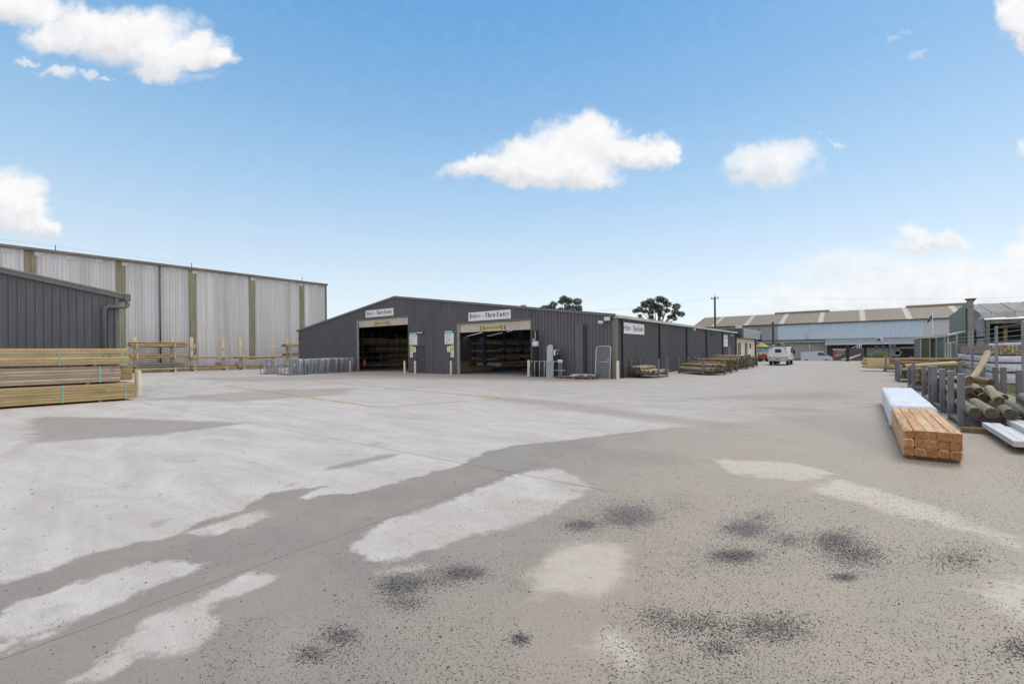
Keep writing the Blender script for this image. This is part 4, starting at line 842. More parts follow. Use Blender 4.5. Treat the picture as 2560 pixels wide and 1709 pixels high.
# right-hand row, near to far
post_rack('steel post rack nearest the camera carrying thick grey logs', 12.65, 14.75, -11.58, -10.36)
post_rack('steel post rack second from the camera along the fence', 12.68, 13.98, -8.94, -7.57); post_rack('steel post rack third from the camera along the fence', 12.68, 13.98, -6.76, -5.25)
post_rack('steel post rack behind the white wrapped pack', 12.72, 13.98, -1.68, -.11); post_rack('steel post rack of thin poles midway along the fence', 12.64, 13.95, 3.94, 5.39, 1.02); post_rack('far steel post rack with pale poles by the yard exit', 12.7, 14.1, 15.6, 17.1, 1.0)
GR = 'logs in the rack nearest the camera'; A5 = R(3.5)
for i, (x, dy, r) in enumerate(((12.83, .02, .103), (13.05, -.02, .108), (13.33, -.06, .108), (13.56, 0, .105), (13.79, .04, .106), (14.02, 0, .1), (14.25, .03, .104), (14.5, 0, .1))):
    log(x, -10.95+dy, ZR+r, 2.15, r, A5+random.uniform(-.03, .03), f"{ORD[i]} thick grey log from the left on the rack nearest the camera", GR, 'log_grey')
for i, (x, y, z, r, m_, pt, az, wd) in enumerate(((13.72, -10.8, .53, .1, 'log_grey', -.03, .14, 'thick grey log lying on the bottom row at the right of the nearest rack'), (13.35, -10.2, .58, .085, 'log', .05, .10, 'pale yellow log resting on the nearest rack beside the thick grey log'), (13.98, -10.6, .55, .1, 'log_grey', 0, .1, 'rightmost grey log on the upper row of the nearest rack'))): log(x, y, z, 2.1, r, az, wd, GR, m_, pt)
log_pile(13.33, -8.2, ZR, R(4), 2.25, .078, (7, 6, 4), 'the second rack from the camera', 'logs in the second rack', 'log', .18)
for (x, y, z, r, az, pt, wd) in ((13.15, -8.3, .78, .085, .03, -.06, 'brown log perched on top of the second rack with its end facing the camera'), (12.98, -7.6, .74, .075, .25, .0, 'log lying askew on top of the second rack'), (13.45, -8.0, .77, .08, -.08, 0, 'dark log wedged at the right on top of the second rack')): log(x, y, z, 1.9, r, az, wd, 'logs in the second rack', 'log_brown', pt)
log_pile(13.33, -5.95, ZR, R(5), 2.2, .07, (8, 7, 5, 2), 'the third rack from the camera', 'logs in the third rack', 'log', .2)
log_pile(13.36, -.9, ZR, R(2), 2.3, .066, (8, 7, 7, 6, 4), 'the rack behind the white wrapped pack', 'logs in the fourth rack', 'log', .22)
log(13.25, -1.1, .96, 1.9, .075, R(55), 'log thrown slantwise across the rack behind the white wrapped pack', 'logs in the fourth rack', 'log_pale', .05); log(13.6, -.6, .93, 1.7, .06, R(70), 'brownish log lying crosswise behind the slanting log', 'logs in the fourth rack', 'log_brown')
log_pile(13.3, 4.65, ZR, R(3), 2.1, .05, (11, 10, 8, 7), 'the thin pole rack midway along the fence', 'thin poles in the fifth rack', 'log', .1, name='pine_pole', kindw='thin pole')
log_pile(13.15, 16.35, ZR, R(92), 3.1, .062, (9, 8, 8, 7, 6, 5), 'the far pale pole rack', 'pale poles in the far rack', 'log_pale', .22, name='pine_pole', kindw='pale pole', from_='back')
log_pile(14.2, 10.8, .62, R(94), 2.9, .055, (6, 6, 5, 5), 'the dark pole rack by the green shed', 'dark poles beside the green shed', 'log_brown', .15, name='pine_pole', kindw='dark pole', from_='back')
post_rack('low steel rack under the dark poles by the green shed', 13.3, 15.1, 10.4, 11.2, .66, zr=.55)
p0_, p1_ = Vector(D(2426, 952, 11.7)), Vector(D(2470, 880, 13.2)); d_ = p1_-p0_; mid = (p0_+p1_)/2
lg = log(mid.x, mid.y, mid.z, d_.length, .075, math.atan2(d_.x, d_.y), 'thick round post leaning up towards the mesh fence', 'leaning post', 'log', math.asin(d_.z/d_.length)); del lg['group']; lg['category'] = 'post'
# sawn packs on the ground in front of the racks
ORG = ((.70,.42,.215), (.74,.46,.25), (.66,.385,.19), (.76,.50,.29), (.62,.35,.17))
op = thing('timber_pack', 'orange sawn timber pack on the ground in the right foreground', 'timber pack', (11.8, -14.3, 0), R(-.6)); mb = MB()
for r_ in range(3):
    for c_ in range(5):
        y0 = -15.82+random.uniform(0, .05); x0 = 11.485+c_*.124+random.uniform(-.004, .004); z0 = .06+r_*.1235
        cuts = [y0]+([] if r_ < 2 else [(-14.62, -14.9, -14.35, -15.35, -14.1)[c_], (-13.6, -13.3, -13.75, -13.1, -13.4)[c_]])+[-12.72]
        for k in range(len(cuts)-1):
            mb.tint = jit(random.choice(ORG), .12); mb.cbox(x0+.001, x0+.122, cuts[k]+.0015, cuts[k+1]-.0015, z0+.0015+random.uniform(0, .002), z0+.1215, .005 if random.random() < .7 else .018)
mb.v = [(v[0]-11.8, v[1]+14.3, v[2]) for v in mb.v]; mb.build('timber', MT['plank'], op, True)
for y in (-1.3, 1.2): mb = MB(); mb.cbox(-.27, .30, y-.05, y+.05, 0, .06, .006); mb.build('bearer', MT['palletw'], op, True)
# wrapped pack
wp = thing('wrapped_pack', 'low white plastic wrapped pack behind the orange timber', 'wrapped pack', (11.86, -10.15, 0), R(-.8))
def wrapped(name, x0, x1, y0, y1, z0, z1, parent, seed, sag=.014, ny=40):
    rr = np.random.default_rng(seed); per = []
    c = .03
    ring = [(x0, z0), (x0, z0+(z1-z0)*.33), (x0, z0+(z1-z0)*.66), (x0, z1-c), (x0+c, z1)]+[(x0+(x1-x0)*k/7, z1) for k in range(1, 7)]+[(x1-c, z1), (x1, z1-c), (x1, z0+(z1-z0)*.66), (x1, z0+(z1-z0)*.33), (x1, z0)]
    n = len(ring); vs = []; fs = []
    for i in range(ny+1):
        y = y0+(y1-y0)*i/ny
        for (a, b) in ring:
            k = .35 if b > z1-.001 else 1.
            vs.append((a+rr.normal(0, sag)*.55*k, y, b+rr.normal(0, sag)*(.5 if b > z1-.001 else .3)))
    for i in range(ny):
        for j in range(n-1): fs.append((i*n+j+1, i*n+j, (i+1)*n+j, (i+1)*n+j+1))
    fs += [tuple(range(n)), tuple(ny*n+j for j in range(n))[::-1]]
    me = bpy.data.meshes.new(name); me.from_pydata(vs, [], fs); me.materials.append(MT['wrap'])
    me.polygons.foreach_set('use_smooth', [True]*len(me.polygons)); ca = me.color_attributes.new('tint', 'FLOAT_COLOR', 'CORNER'); ca.data.foreach_set('color', np.ones(len(me.loops)*4, np.float32))
    o = bpy.data.objects.new(name, me); COL.objects.link(o); o.parent = parent; return o
wrapped('wrap', -.34, .34, -2.55, 2.65, .06, .475, wp, 3)
for y in (-2.2, 0, 2.2): mb = MB(); mb.box(-.3, .3, y-.05, y+.05, 0, .07); mb.build('bearer', MT['palletw'], wp, True)
# primed boards, lower right
bd = thing('primed_boards', 'stack of white primed boards on bearers at the lower right edge', 'board stack', (13.1, -13.2, 0), R(-.5)); mb = MB()
for (x0, z0, k) in ((-.27, .10, .94), (-.15, .10, .9), (-.03, .1, .9), (.09, .1, .92), (-.27, .146, 1.0), (-.15, .146, .97), (.10, .146, .99), (.22, .146, 1.0), (.10, .192, 1.02), (.22, .192, .96), (.34, .146, 1), (.34, .1, .9)):
    e = random.uniform(-.03, .03); mb.tint = jit((k, k, k), .04); mb.cbox(x0, x0+.115, -1.22+e, 1.05+e+(.25 if x0 > .09 else -.1), z0, z0+.044, .004)
mb.tint = (1, 1, 1); mb.build('boards', MT['whiteboard'], bd, True)
for y, x0 in ((.78, -.58), (-.62, -.24)): mb = MB(); mb.cbox(x0, 1.0, y-.05, y+.05, 0, .1, .006); mb.build('bearer', MT['palletw'], bd, True)

# ------------------------------------------------------------------ log racks along the shed's side wall
post_rack('steel post rack against the side wall nearest the shed corner', .12, 1.84, 1.89, 3.35, 1.1)
log_pile(.98, 2.55, ZR, R(0), 2.5, .115, (7, 3), 'the rack nearest the shed corner', 'logs in the rack nearest the shed corner', 'log', .15)
AZ2 = math.atan2(2.12, -1.95); u2 = Vector((math.sin(AZ2), math.cos(AZ2))); n2 = Vector((u2.y, -u2.x)); n2 = n2 if n2.y > 0 else -n2
base2 = Vector((3.15, 7.5))
def rack2(c, lab, where, group, rows, r, L, mk, h=1.0, hl=1.45, hw=.75):
    o = post_rack(lab, c.x-hl, c.x+hl, c.y-hw, c.y+hw, h); o.rotation_euler[2] = -(AZ2-R(90))
    log_pile(c.x, c.y, ZR, AZ2, L, r, rows, where, group, mk, .16, from_='back')
rack2(Vector((2.7, 7.7)), 'first slanted steel post rack halfway along the side wall', 'the first slanted rack by the side wall', 'logs in the first slanted rack', (6, 4), .118, 3.7, 'log')
rack2(Vector((2.6, 10.2)), 'second slanted steel post rack halfway along the side wall', 'the second slanted rack by the side wall', 'logs in the second slanted rack', (7, 6, 5, 3), .10, 3.6, 'log_brown', 1.05)
rack2(Vector((2.5, 12.6)), 'third slanted steel post rack halfway along the side wall', 'the third slanted rack by the side wall', 'logs in the third slanted rack', (8, 7, 6, 5), .095, 3.3, 'log', 1.05)
rack2(Vector((2.3, 17.9)), 'fourth slanted steel post rack near the end of the side wall', 'the fourth slanted rack near the side door', 'logs in the fourth slanted rack', (8, 7, 7, 6, 5), .10, 4.0, 'log', 1.12)
rack2(Vector((2.3, 20.9)), 'fifth slanted steel post rack near the end of the side wall', 'the fifth slanted rack near the side door', 'logs in the fifth slanted rack', (8, 7, 6, 5), .095, 3.4, 'log', 1.05)
rack2(Vector((2.1, 24.2)), 'farthest slanted steel post rack close to the white utility truck', 'the farthest slanted rack near the truck', 'logs in the farthest slanted rack', (8, 7, 6, 4), .095, 3.0, 'log_brown', 1.0)

# ------------------------------------------------------------------ cantilever pole racks against the tall warehouse
RX = -42.9
def canti(y0, y1, arms, lab):
    o = thing('cantilever_rack', lab, 'rack', (RX, (y0+y1)/2, 0), 0, 'cream cantilever pole racks')
    for y in (y0, y1):
        mb = MB(); mb.cbox(RX-.09, RX+.09, y-.14, y+.14, 0, 3.42, .01); mb.build('upright', MT['cream_rack'], o)
        mb = MB(); mb.cbox(RX-.1, RX+1.0, y-.08, y+.08, 0, .12, .01); mb.build('foot', MT['cream_rack'], o)
        for z in arms:
            mb = MB(); mb.prism([(RX+.09, z-.12), (RX+.95, z-.05), (RX+.95, z), (RX+.09, z)], y-.05, y+.05, 'y'); mb.prism([(RX+.90, z), (RX+.96, z), (RX+1.0, z+.36), (RX+.97, z+.36)], y-.045, y+.045, 'y'); mb.build('arm', MT['cream_rack'], o)
    return o
canti(-11.7, -8.75, (2.42, 1.4, .12), 'cream cantilever rack at the left full of brown poles'); canti(-7.1, -4.2, (2.35, 1.28, .12), 'cream cantilever rack left of centre with a single pole per arm'); canti(-2.5, .95, (2.35, 1.22, .12), 'cream cantilever rack right of centre with few poles'); canti(2.65, 5.8, (2.5, 1.4, .12), 'cream cantilever rack partly hidden by the dark shed')
def wall_poles(ya, yb, z, n, r, rows, where, grp, mk='log_brown'):
    log_pile(RX+.5, (ya+yb)/2, z, 0., yb-ya, r, rows, where, grp, mk, .1, name='pine_pole', kindw='pole', from_='wall')
wall_poles(-12.2, -7.75, 2.42, 4, .085, (5, 4, 3), 'the upper arm of the left cantilever rack', 'poles on the left cantilever rack'); wall_poles(-12.1, -7.8, 1.4, 3, .085, (5, 4), 'the middle arm of the left cantilever rack', 'poles on the left cantilever rack')
wall_poles(-12.1, -8.0, .5, 3, .1, (4, 3), 'the lower stack of the left cantilever rack', 'poles on the left cantilever rack', 'log_grey'); wall_poles(-12.0, -7.7, .12, 3, .16, (3,), 'the foot of the left cantilever rack', 'poles on the left cantilever rack', 'log')
wall_poles(-7.55, -3.1, 1.28, 3, .075, (4,), 'the middle arm left of centre', 'poles on the second cantilever rack', 'log'); wall_poles(-3.25, 1.8, 1.22, 3, .085, (4,), 'the middle arm right of centre', 'poles on the third cantilever rack')
wall_poles(-7.5, -3.1, .12, 3, .1, (4, 2), 'the foot left of centre', 'poles on the second cantilever rack', 'log_brown'); wall_poles(-3.1, .3, .12, 3, .1, (4, 3), 'the foot right of centre', 'poles on the third cantilever rack', 'log')
wall_poles(2.0, 6.6, 2.5, 3, .09, (5, 4), 'the upper arm of the half hidden rack', 'poles on the half hidden rack'); wall_poles(1.95, 6.4, 1.4, 3, .085, (4, 3), 'the middle arm of the half hidden rack', 'poles on the half hidden rack')

# ------------------------------------------------------------------ wire gates leaning in a long row
def rrect(w, h, r, n=4):
    pts = [(0, 0), (0, h-r)]+[(r-r*math.cos(R(90*k/n)), h-r+r*math.sin(R(90*k/n))) for k in range(1, n+1)]+[(w-r+r*math.sin(R(90*k/n)), h-r+r*math.cos(R(90*k/n))) for k in range(0, n+1)]+[(w, 0)]
    return pts
def gate_proto(w, h, tagged):
    o = thing('wire_gate', 'x', 'gate', (0, 0, 0)); mb = MB(); pts = [(-w+x, 0, .03+z) for x, z in rrect(w, h, .16)]
    mb.tube(pts, .021, 8, closed=True); mb.build('frame', MT['galv'], o, True)
    mb = MB(); mb.poly([(p_[0], .004, p_[2]) for p_ in pts]); mb.build('wire_infill', MT['mesh_gate'], o, True)
    mb = MB(); mb.tube([(-w/2, 0, .03), (-w/2, 0, .03+h)], .016, 6); mb.build('brace', MT['galv'], o, True)
    if tagged: mb = MB(); mb.box(-w*.45, -w*.45+.16, -.03, -.024, h*.62, h*.62+.12); mb.build('price_tag', MT['white'], o, True)
    return o
protos = [gate_proto(1.75, 1.17, True), gate_proto(2.3, 1.17, False), gate_proto(2.9, 1.2, False)]; used = [False]*3
GW = ['front', 'second', 'third', 'fourth', 'fifth', 'sixth', 'seventh', 'eighth']; gi = 0
def place_gate(k, x, y, lean, rz, lab):
    if used[k]: o = copy_tree(protos[k])
    else: o = protos[k]; used[k] = True
    o.location = (x, y, 0); o.rotation_euler = (lean, 0, rz); o['label'] = lab; o['group'] = 'galvanised wire gates in a row by the left bay'; return o
grp_ = [((684, 934.5), 5, .055, 0, 'the small far left bundle'), ((700, 935), 2, .08, 0, 'the pair behind the low black stand'), ((748, 937), 6, .05, 0, 'the front bundle'), ((762, 936), 4, .10, 1, 'the bundle behind the front one'), ((779, 935.2), 2, .3, 1, 'the two leaning gates left of centre'), ((797, 934.3), 5, .10, 1, 'the fanned bundle at centre'), ((818, 933.2), 3, .06, 1, 'the bundle right of centre'), ((838, 932), 5, .05, 1, 'the fifth bundle towards the bay'), ((851, 931), 5, .05, 2, 'the sixth bundle towards the bay'), ((862, 930.4), 2, .16, 2, 'the pair near the bay'), ((879, 929.4), 2, .08, 2, 'the last pair by the bollard')]
for (uv, n, dy, k, wd) in grp_:
    gx_, gy_ = G(*uv)
    for i in range(n): place_gate(k, gx_+random.uniform(-.06, .06)-i*.012, gy_+i*dy+random.uniform(-.01, .01), -R(random.uniform(2, 5)+(9 if 'leaning' in wd or 'fanned' in wd else 0)*(1-i/n)), R(random.uniform(-1.5, 1.5)), f"{GW[i]} gate of {wd}, wire gate row")
for (x, y, w, lab) in ((-25.2, -7.0, 2.0, 'low black steel stand holding the front bundle of wire gates'), (-28.25, -6.95, 1.3, 'low black steel stand at the far left of the wire gates')):
    o = thing('gate_stand', lab, 'stand', (x, y, 0), 0, 'black gate stands')
    for yy_ in (0, 1.4): mb = MB(); mb.tube([(0, yy_, 0), (0, yy_, .72), (w*.95, yy_, .72), (w*.95, yy_, 0)], .02, 6, smooth=False); mb.build('hoop', MT['darksteel'], o, True)
    mb = MB()
    for xx in (0, w*.95): mb.tube([(xx, 0, .03), (xx, 1.4, .03)], .02, 6)
    mb.tube([(0, 0, .03), (w*.95, 0, .03)], .02, 6); mb.build('base_frame', MT['darksteel'], o, True)

# ------------------------------------------------------------------ steel stand of posts right of the right bay
st = thing('hoop_stand', 'galvanised hoop stand against the front wall right of the right bay', 'stand', (-4.5, -.6, 0))
for i, x in enumerate((-5.35, -4.98, -4.62, -4.26, -3.62)):
    mb = MB(); mb.tube([(x, -.95, 0), (x, -.95, .88), (x, -.88, .97), (x, -.80, 1.0), (x, -.2, 1.0)], .022, 8); mb.build('hoop', MT['galv'], st)
mb = MB(); mb.tube([(-5.35, -.82, 1.0), (-3.3, -.82, 1.0)], .02, 8); mb.tube([(-5.35, -.9, .03), (-3.0, -.9, .03)], .02, 8); mb.build('long_rail', MT['galv'], st)
mb = MB(); mb.tube([(-3.6, -.95, .47), (-2.75, -.95, .47)], .022, 8); mb.build('low_rail', MT['galv'], st)
o = thing('post_bundle', 'bundle of white galvanised square posts standing in the hoop stand', 'post bundle', (-4.05, -.6, 0)); mb = MB()
for i in range(9): x = -4.22+(i % 5)*.085; y = -.72+(i//5)*.1; h = (1.92, 2.0, 2.02, 2.02, 2.0, 1.95, 1.99, 1.98, 2.0)[i]; mb.cbox(x+.01-.03*(2-i % 5)*.8, x+.075-.03*(2-i % 5)*.8, y, y+.07, 0, h*.5, .004); mb.cbox(x+.012, x+.073, y+.012, y+.075, h*.5-.01, h, .004)
mb.build('posts', mat('galv_bright', (.60,.64,.68), .4, .15, .06, (1,1,.3)), o)
o = thing('post_bundle', 'tall bundle of black posts with white wrapped collar beside the bay', 'post bundle', (-5.05, -.5, 0)); mb = MB()
for i in range(8): x = -5.38+(i % 4)*.085; y = -.55+(i//4)*.09; mb.cbox(x, x+.07, y, y+.07, 0, random.uniform(2.85, 3.0), .004)
mb.build('posts', MT['black'], o); mb = MB(); mb.cbox(-5.39, -5.03, -.57, -.36, 1.95, 2.28, .02); mb.build('plastic_collar', MT['wrap'], o); mb = MB(); mb.box(-5.34, -5.24, -.565, -.55, 2.32, 2.43); mb.box(-5.19, -5.15, -.565, -.55, 2.36, 2.9); mb.build('plastic_shred', MT['wrap'], o)
o = thing('post_bundle', 'short bundle of black posts with torn white plastic in the hoop stand', 'post bundle', (-3.55, -.5, 0)); mb = MB()
for i in range(8): x = -3.78+(i % 4)*.085; y = -.6+(i//4)*.09; mb.cbox(x, x+.07, y, y+.07, 0, random.uniform(1.60, 1.68), .004)
mb.build('posts', MT['black'], o); mb = MB(); mb.poly([(-3.79, -.62, 1.7), (-3.6, -.63, 1.69), (-3.66, -.625, 1.38), (-3.76, -.622, 1.34)]); mb.box(-3.79, -3.47, -.62, -.4, 1.685, 1.71); mb.poly([(-3.5, -.62, 1.45), (-3.45, -.62, 1.7), (-3.46, -.62, 1.38)]); mb.build('torn_plastic', MT['wrap'], o)
o = thing('post_bundle', 'lowest bundle of dark posts with a white sleeve by the stand end', 'post bundle', (-3.2, -.5, 0)); mb = MB()
for i in range(6): x = -3.42+(i % 3)*.1; y = -.7+(i//3)*.1; mb.cbox(x, x+.03, y, y+.03, 0, 1.06, .004)
mb.build('posts', MT['galv_dark'], o); mb = MB(); mb.cbox(-3.45, -3.16, -.72, -.55, .92, 1.11, .02); mb.build('plastic_sleeve', MT['wrap'], o)
# pallets with clips, leaning chain wire gate
def pallet(x, y, rz, lab):
    o = thing('timber_pallet', lab, 'pallet', (x, y, 0), rz, 'pallets by the front wall')
    for i in range(7): mb = MB(); mb.tint = jit((1, 1, 1), .2); mb.cbox(-.58+i*.17, -.46+i*.17, -.55, .55, .12, .14, .004); mb.build('deck_board', MT['palletw'], o, True)
    for y_ in (-.5, 0, .5):
        mb = MB(); mb.tint = (1, 1, 1); mb.box(-.58, .58, y_-.045, y_+.045, .098, .119); mb.build('stringer', MT['palletw'], o, True)
        for x_ in (-.53, 0, .53): mb = MB(); mb.box(x_-.05, x_+.05, y_-.045, y_+.045, 0, .097); mb.build('block', MT['palletw'], o, True)
pallet(-2.75, -.62, R(0), 'weathered pallet by the front wall nearer the hoop stand'); pallet(-1.52, -.72, R(2), 'weathered pallet by the front wall under the coil bags')
for i in range(7):
    x = -2.05+i*.15; o = thing('wire_coil', f"{ORD[i]} silvery coil of fence wire from the left on the right hand pallet", 'wire coil', (x, -.75+random.uniform(-.25, .25), .14), random.uniform(0, 3), 'wire coils on the pallet')
    for k in range(2):
        mb = MB(); pts = [(.13*math.cos(a)*(1+.15*math.sin(5*a+k+i)), .13*math.sin(a), .045+.05*k+.03*math.sin(3*a+i)) for a in np.linspace(0, 6.28, 18)[:-1]]; mb.tube(pts, .028, 6, closed=True); mb.build('coil', MT['galv'], o, True)
o = thing('plastic_scrap', 'crumpled dark and white plastic on the left hand pallet', 'plastic', (-2.3, -.8, .14)); mb = MB(); rr = random.Random(5)
pts = [(.35*math.cos(a)*rr.uniform(.6, 1.1), .22*math.sin(a)*rr.uniform(.6, 1.1), rr.uniform(.01, .05)) for a in np.linspace(0, 6.28, 13)[:-1]]
for i in range(12): mb.poly([pts[i], pts[(i+1) % 12], (rr.uniform(-.06, .06), rr.uniform(-.05, .05), rr.uniform(.12, .18))])
mb.build('sheet', MT['wrap'], o, True)
g = thing('chain_wire_gate', 'tall chain wire gate with rounded top leaning on the front wall', 'gate', (-1.14, -.33, 0), R(-6)); g.rotation_euler = (-R(5), 0, R(-7)); w, h = .98, 1.86
pts = [(x, 0, .03+z) for x, z in rrect(w, h, .14)]
mb = MB(); mb.tube(pts, .03, 8, closed=True); mb.build('frame', MT['galv'], g, True); mb = MB(); mb.poly([(p_[0], .004, p_[2]) for p_ in pts]); mb.build('chain_wire', MT['mesh_diag'], g, True)
mb = MB(); mb.tube([(0, 0, .98), (w, 0, .98)], .024, 8); mb.build('mid_rail', MT['galv'], g, True); mb = MB(); mb.tube([(w-.03, -.02, 1.08), (w-.18, -.05, 1.08), (w-.22, -.05, 1.0)], .018, 6); mb.build('latch', MT['chrome'], g, True)

# ------------------------------------------------------------------ stock inside the shed
def frame_rack(lab, x, y0, y1, zs, hh, depth, matk, n):
    o = thing('storage_rack', lab, 'rack', (x, (y0+y1)/2, 0), 0, 'storage racks inside the shed')
    for k in range(n+1):
        y = y0+(y1-y0)*k/n
        for xx in (x, x-depth): mb = MB(); mb.box(xx-.05, xx+.05, y-.05, y+.05, 0, hh); mb.build('upright', MT[matk], o)
    for z in zs:
        for xx in (x, x-depth): mb = MB(); mb.box(xx-.04, xx+.04, y0, y1, z-.12, z); mb.build('shelf_beam', MT[matk], o)
    return o
LX = -31.6
frame_rack('tall shelving of timber packs seen through the left bay', LX, 5.2, 18.8, (.62, 1.2, 1.85, 2.65), 4.0, 1.6, 'galv_dark', 6)
BR = ((.78,.54,.30), (.82,.60,.35), (.68,.46,.27), (.85,.64,.38), (.60,.48,.36)); gn = 'timber packs on the left bay shelving'; nm_ = ['floor', 'lowest', 'second', 'third', 'top']
for zi, (z0, z1) in enumerate(((.1, .48), (.63, .98), (1.21, 1.62), (1.86, 2.4), (2.66, 3.3))):
    for k in range(8):
        if (zi, k) in ((1, 0), (2, 0), (1, 1), (2, 1), (3, 0), (2, 5)): continue
        y0 = 5.3+k*1.66; pal = [random.choice(BR)]*2; timber_pack('timber_pack', f"{ORD[k]} brown pack from the left, {nm_[zi]} shelf inside the left bay", LX-1.5, LX+random.uniform(.02, .15), y0, y0+1.5, z0+.06, z1-random.uniform(0, .08), 3, 3, pal, (), gn, 'x', True, 'plankx')
cr = thing('cantilever_rack', 'blue double sided cantilever rack inside the right bay', 'rack', (-14.6, 10, 0))
for k, y in enumerate((5.6, 8.4, 11.2, 14)):
    mb = MB(); mb.cbox(-14.72, -14.42, y-.14, y+.14, 0, 4.2, .01); mb.build('upright', MT['blue'], cr); mb = MB(); mb.cbox(-16.2, -13.0, y-.13, y+.13, 0, .3, .01); mb.build('base_arm', MT['blue'], cr)
    for z in (1.05, 1.75, 2.45):
        for sg in (-1, 1): mb = MB(); mb.prism([(-14.57, z-.14), (-14.57+sg*1.5, z-.06), (-14.57+sg*1.5, z), (-14.57, z)], y-.05, y+.05, 'y'); mb.build('arm', MT['beige'], cr)
for i, (z, y0, y1, x0, x1, h) in enumerate(((1.06, 6.2, 12.5, -14.3, -13.3, .3), (1.76, 7.0, 13.8, -14.3, -13.4, .22), (.32, 7.4, 13.6, -14.3, -13.2, .45), (1.06, 5.2, 12.2, -16.0, -14.9, .12), (2.46, 5.2, 13.2, -14.3, -13.2, .2), (1.76, 5.4, 12.0, -16.0, -14.9, .1))): timber_pack('timber_pack', f"{ORD[i]} long timber pack lying on the blue rack inside the right bay", x0, x1, y0, y1, z, z+h, max(1, int(h/.09)), 6, BR, (), 'timber on the blue rack', 'y', False)
gq = 'cardboard brown packs on the floor of the right bay'
timber_pack('timber_pack', 'low brown pack on the floor just inside the right bay', -15.4, -13.35, 1.2, 2.62, .06, .48, 4, 8, ((.40,.30,.17), (.38,.28,.16)), (), gq, 'x', True, 'plankx'); timber_pack('timber_pack', 'upper brown pack resting on the low pack inside the right bay', -15.7, -13.6, 1.1, 2.45, .5, .86, 3, 8, ((.42,.31,.18), (.39,.29,.16)), (), gq, 'x', False, 'plankx'); timber_pack('timber_pack', 'second brown pack on the floor beside the blue rack base', -15.2, -13.2, 2.8, 5.0, .06, .52, 4, 10, ((.33,.27,.17), (.30,.25,.15)), (), gq, 'x', True, 'plankx'); timber_pack('timber_pack', 'rear brown pack behind the floor packs in the right bay', -16.2, -14.9, 2.9, 4.9, .5, .84, 3, 8, ((.33,.25,.17), (.30,.23,.14)), (), gq, 'x', False, 'plankx')
# red extinguisher by the left jamb
o = thing('fire_extinguisher', 'red fire extinguisher at the left jamb inside the left bay', 'extinguisher', (-24.35, .35, .5)); mb = MB(); mb.lathe([(.085, 0), (.09, .02), (.09, .4), (.05, .48), (.03, .5), (.03, .56)], 0, 0, 0, 12); mb.build('cylinder', MT['redpaint'], o, True); mb = MB(); mb.box(-.03, .1, -.02, .02, .56, .6); mb.build('handle', MT['black'], o, True)

# ------------------------------------------------------------------ cream office behind the shed
of = thing('site_office', 'cream rendered office with a dark slatted fascia behind the shed', 'office', (-4, 40, 0)); OY0, OY1 = 34.25, 46.3
wins = [(34.75, 36.45, .62, 2.43), (39.2, 40.9, .62, 2.45), (42.5, 43.35, 1.75, 2.44)]
mb = MB(); ys_ = sorted({OY0, OY1, *[w[0] for w in wins], *[w[1] for w in wins]})
for i in range(len(ys_)-1):
    a, b = ys_[i], ys_[i+1]; w = [q for q in wins if q[0] <= a and b <= q[1]]
    for (z0, z1) in ([(0, w[0][2]), (w[0][3], 3.0)] if w else [(0, 3.0)]): mb.poly([(0, a, z0), (0, b, z0), (0, b, z1), (0, a, z1)])
mb.poly([(-9, OY1, 0), (0, OY1, 0), (0, OY1, 3), (-9, OY1, 3)]); mb.poly([(-9, OY0, 0), (0, OY0, 0), (0, OY0, 3), (-9, OY0, 3)]); mb.poly([(-9, OY0, 0), (-9, OY1, 0), (-9, OY1, 3), (-9, OY0, 3)]); mb.build('wall', MT['render'], of)
for (a, b, z0, z1) in wins:
    mb = MB(); mb.box(-.1, -.07, a, b, z0, z1); wo_ = mb.build('window', MT['window'], of); mb = MB(); f = .06
    mb.box(-.07, .02, a, a+f, z0, z1); mb.box(-.07, .02, b-f, b, z0, z1); mb.box(-.07, .02, a+f, b-f, z0, z0+f); mb.box(-.07, .02, a+f, b-f, z1-f, z1); mb.build('frame', MT['clad_dark'], wo_)
    if b-a > 1: mb = MB(); mb.box(-.069, -.03, (a+b)/2+.1, b-f, z0+f, z1-f); mb.build('blind', MT['clear'], wo_)
mb = MB(); mb.box(-9.3, .55, 33.95+.2, 47.2, 3.0, 4.1); mb.build('fascia_box', MT['charcoal'], of)
mb = MB()
for k in range(6): mb.prism([(.555, 3.02+k*.182), (.64, 3.03+k*.182), (.60, 3.19+k*.182), (.555, 3.19+k*.182)], 34.9, 47.2, 'y')
mb.build('fascia_slats', MT['wallgrey'], of)
mb = MB(); mb.box(.3, .72, 47.2, 47.6, 2.75, 3.75); mb.build('end_box', MT['black'], of); mb = MB(); mb.tube([(.1, 46.36, 0), (.1, 46.36, 3.0)], .09, 8); mb.build('downpipe', MT['clad_dark'], of)
mb = MB(); mb.tube([(.5, 46.5, 4.1), (.5, 46.5, 4.45), (.8, 46.9, 4.6), (.6, 46.2, 4.42)], .03, 6); mb.build('roof_bracket', MT['black'], of)
mb = MB(); mb.box(-.5, .1, 36.2, 36.9, 4.1, 4.55); mb.build('roof_unit', MT['wallwhite'], of)
mb = MB(); mb.box(-9.3, .5, 34.2, 47.1, 4.1, 4.13); mb.build('roof', MT['roof'], of)
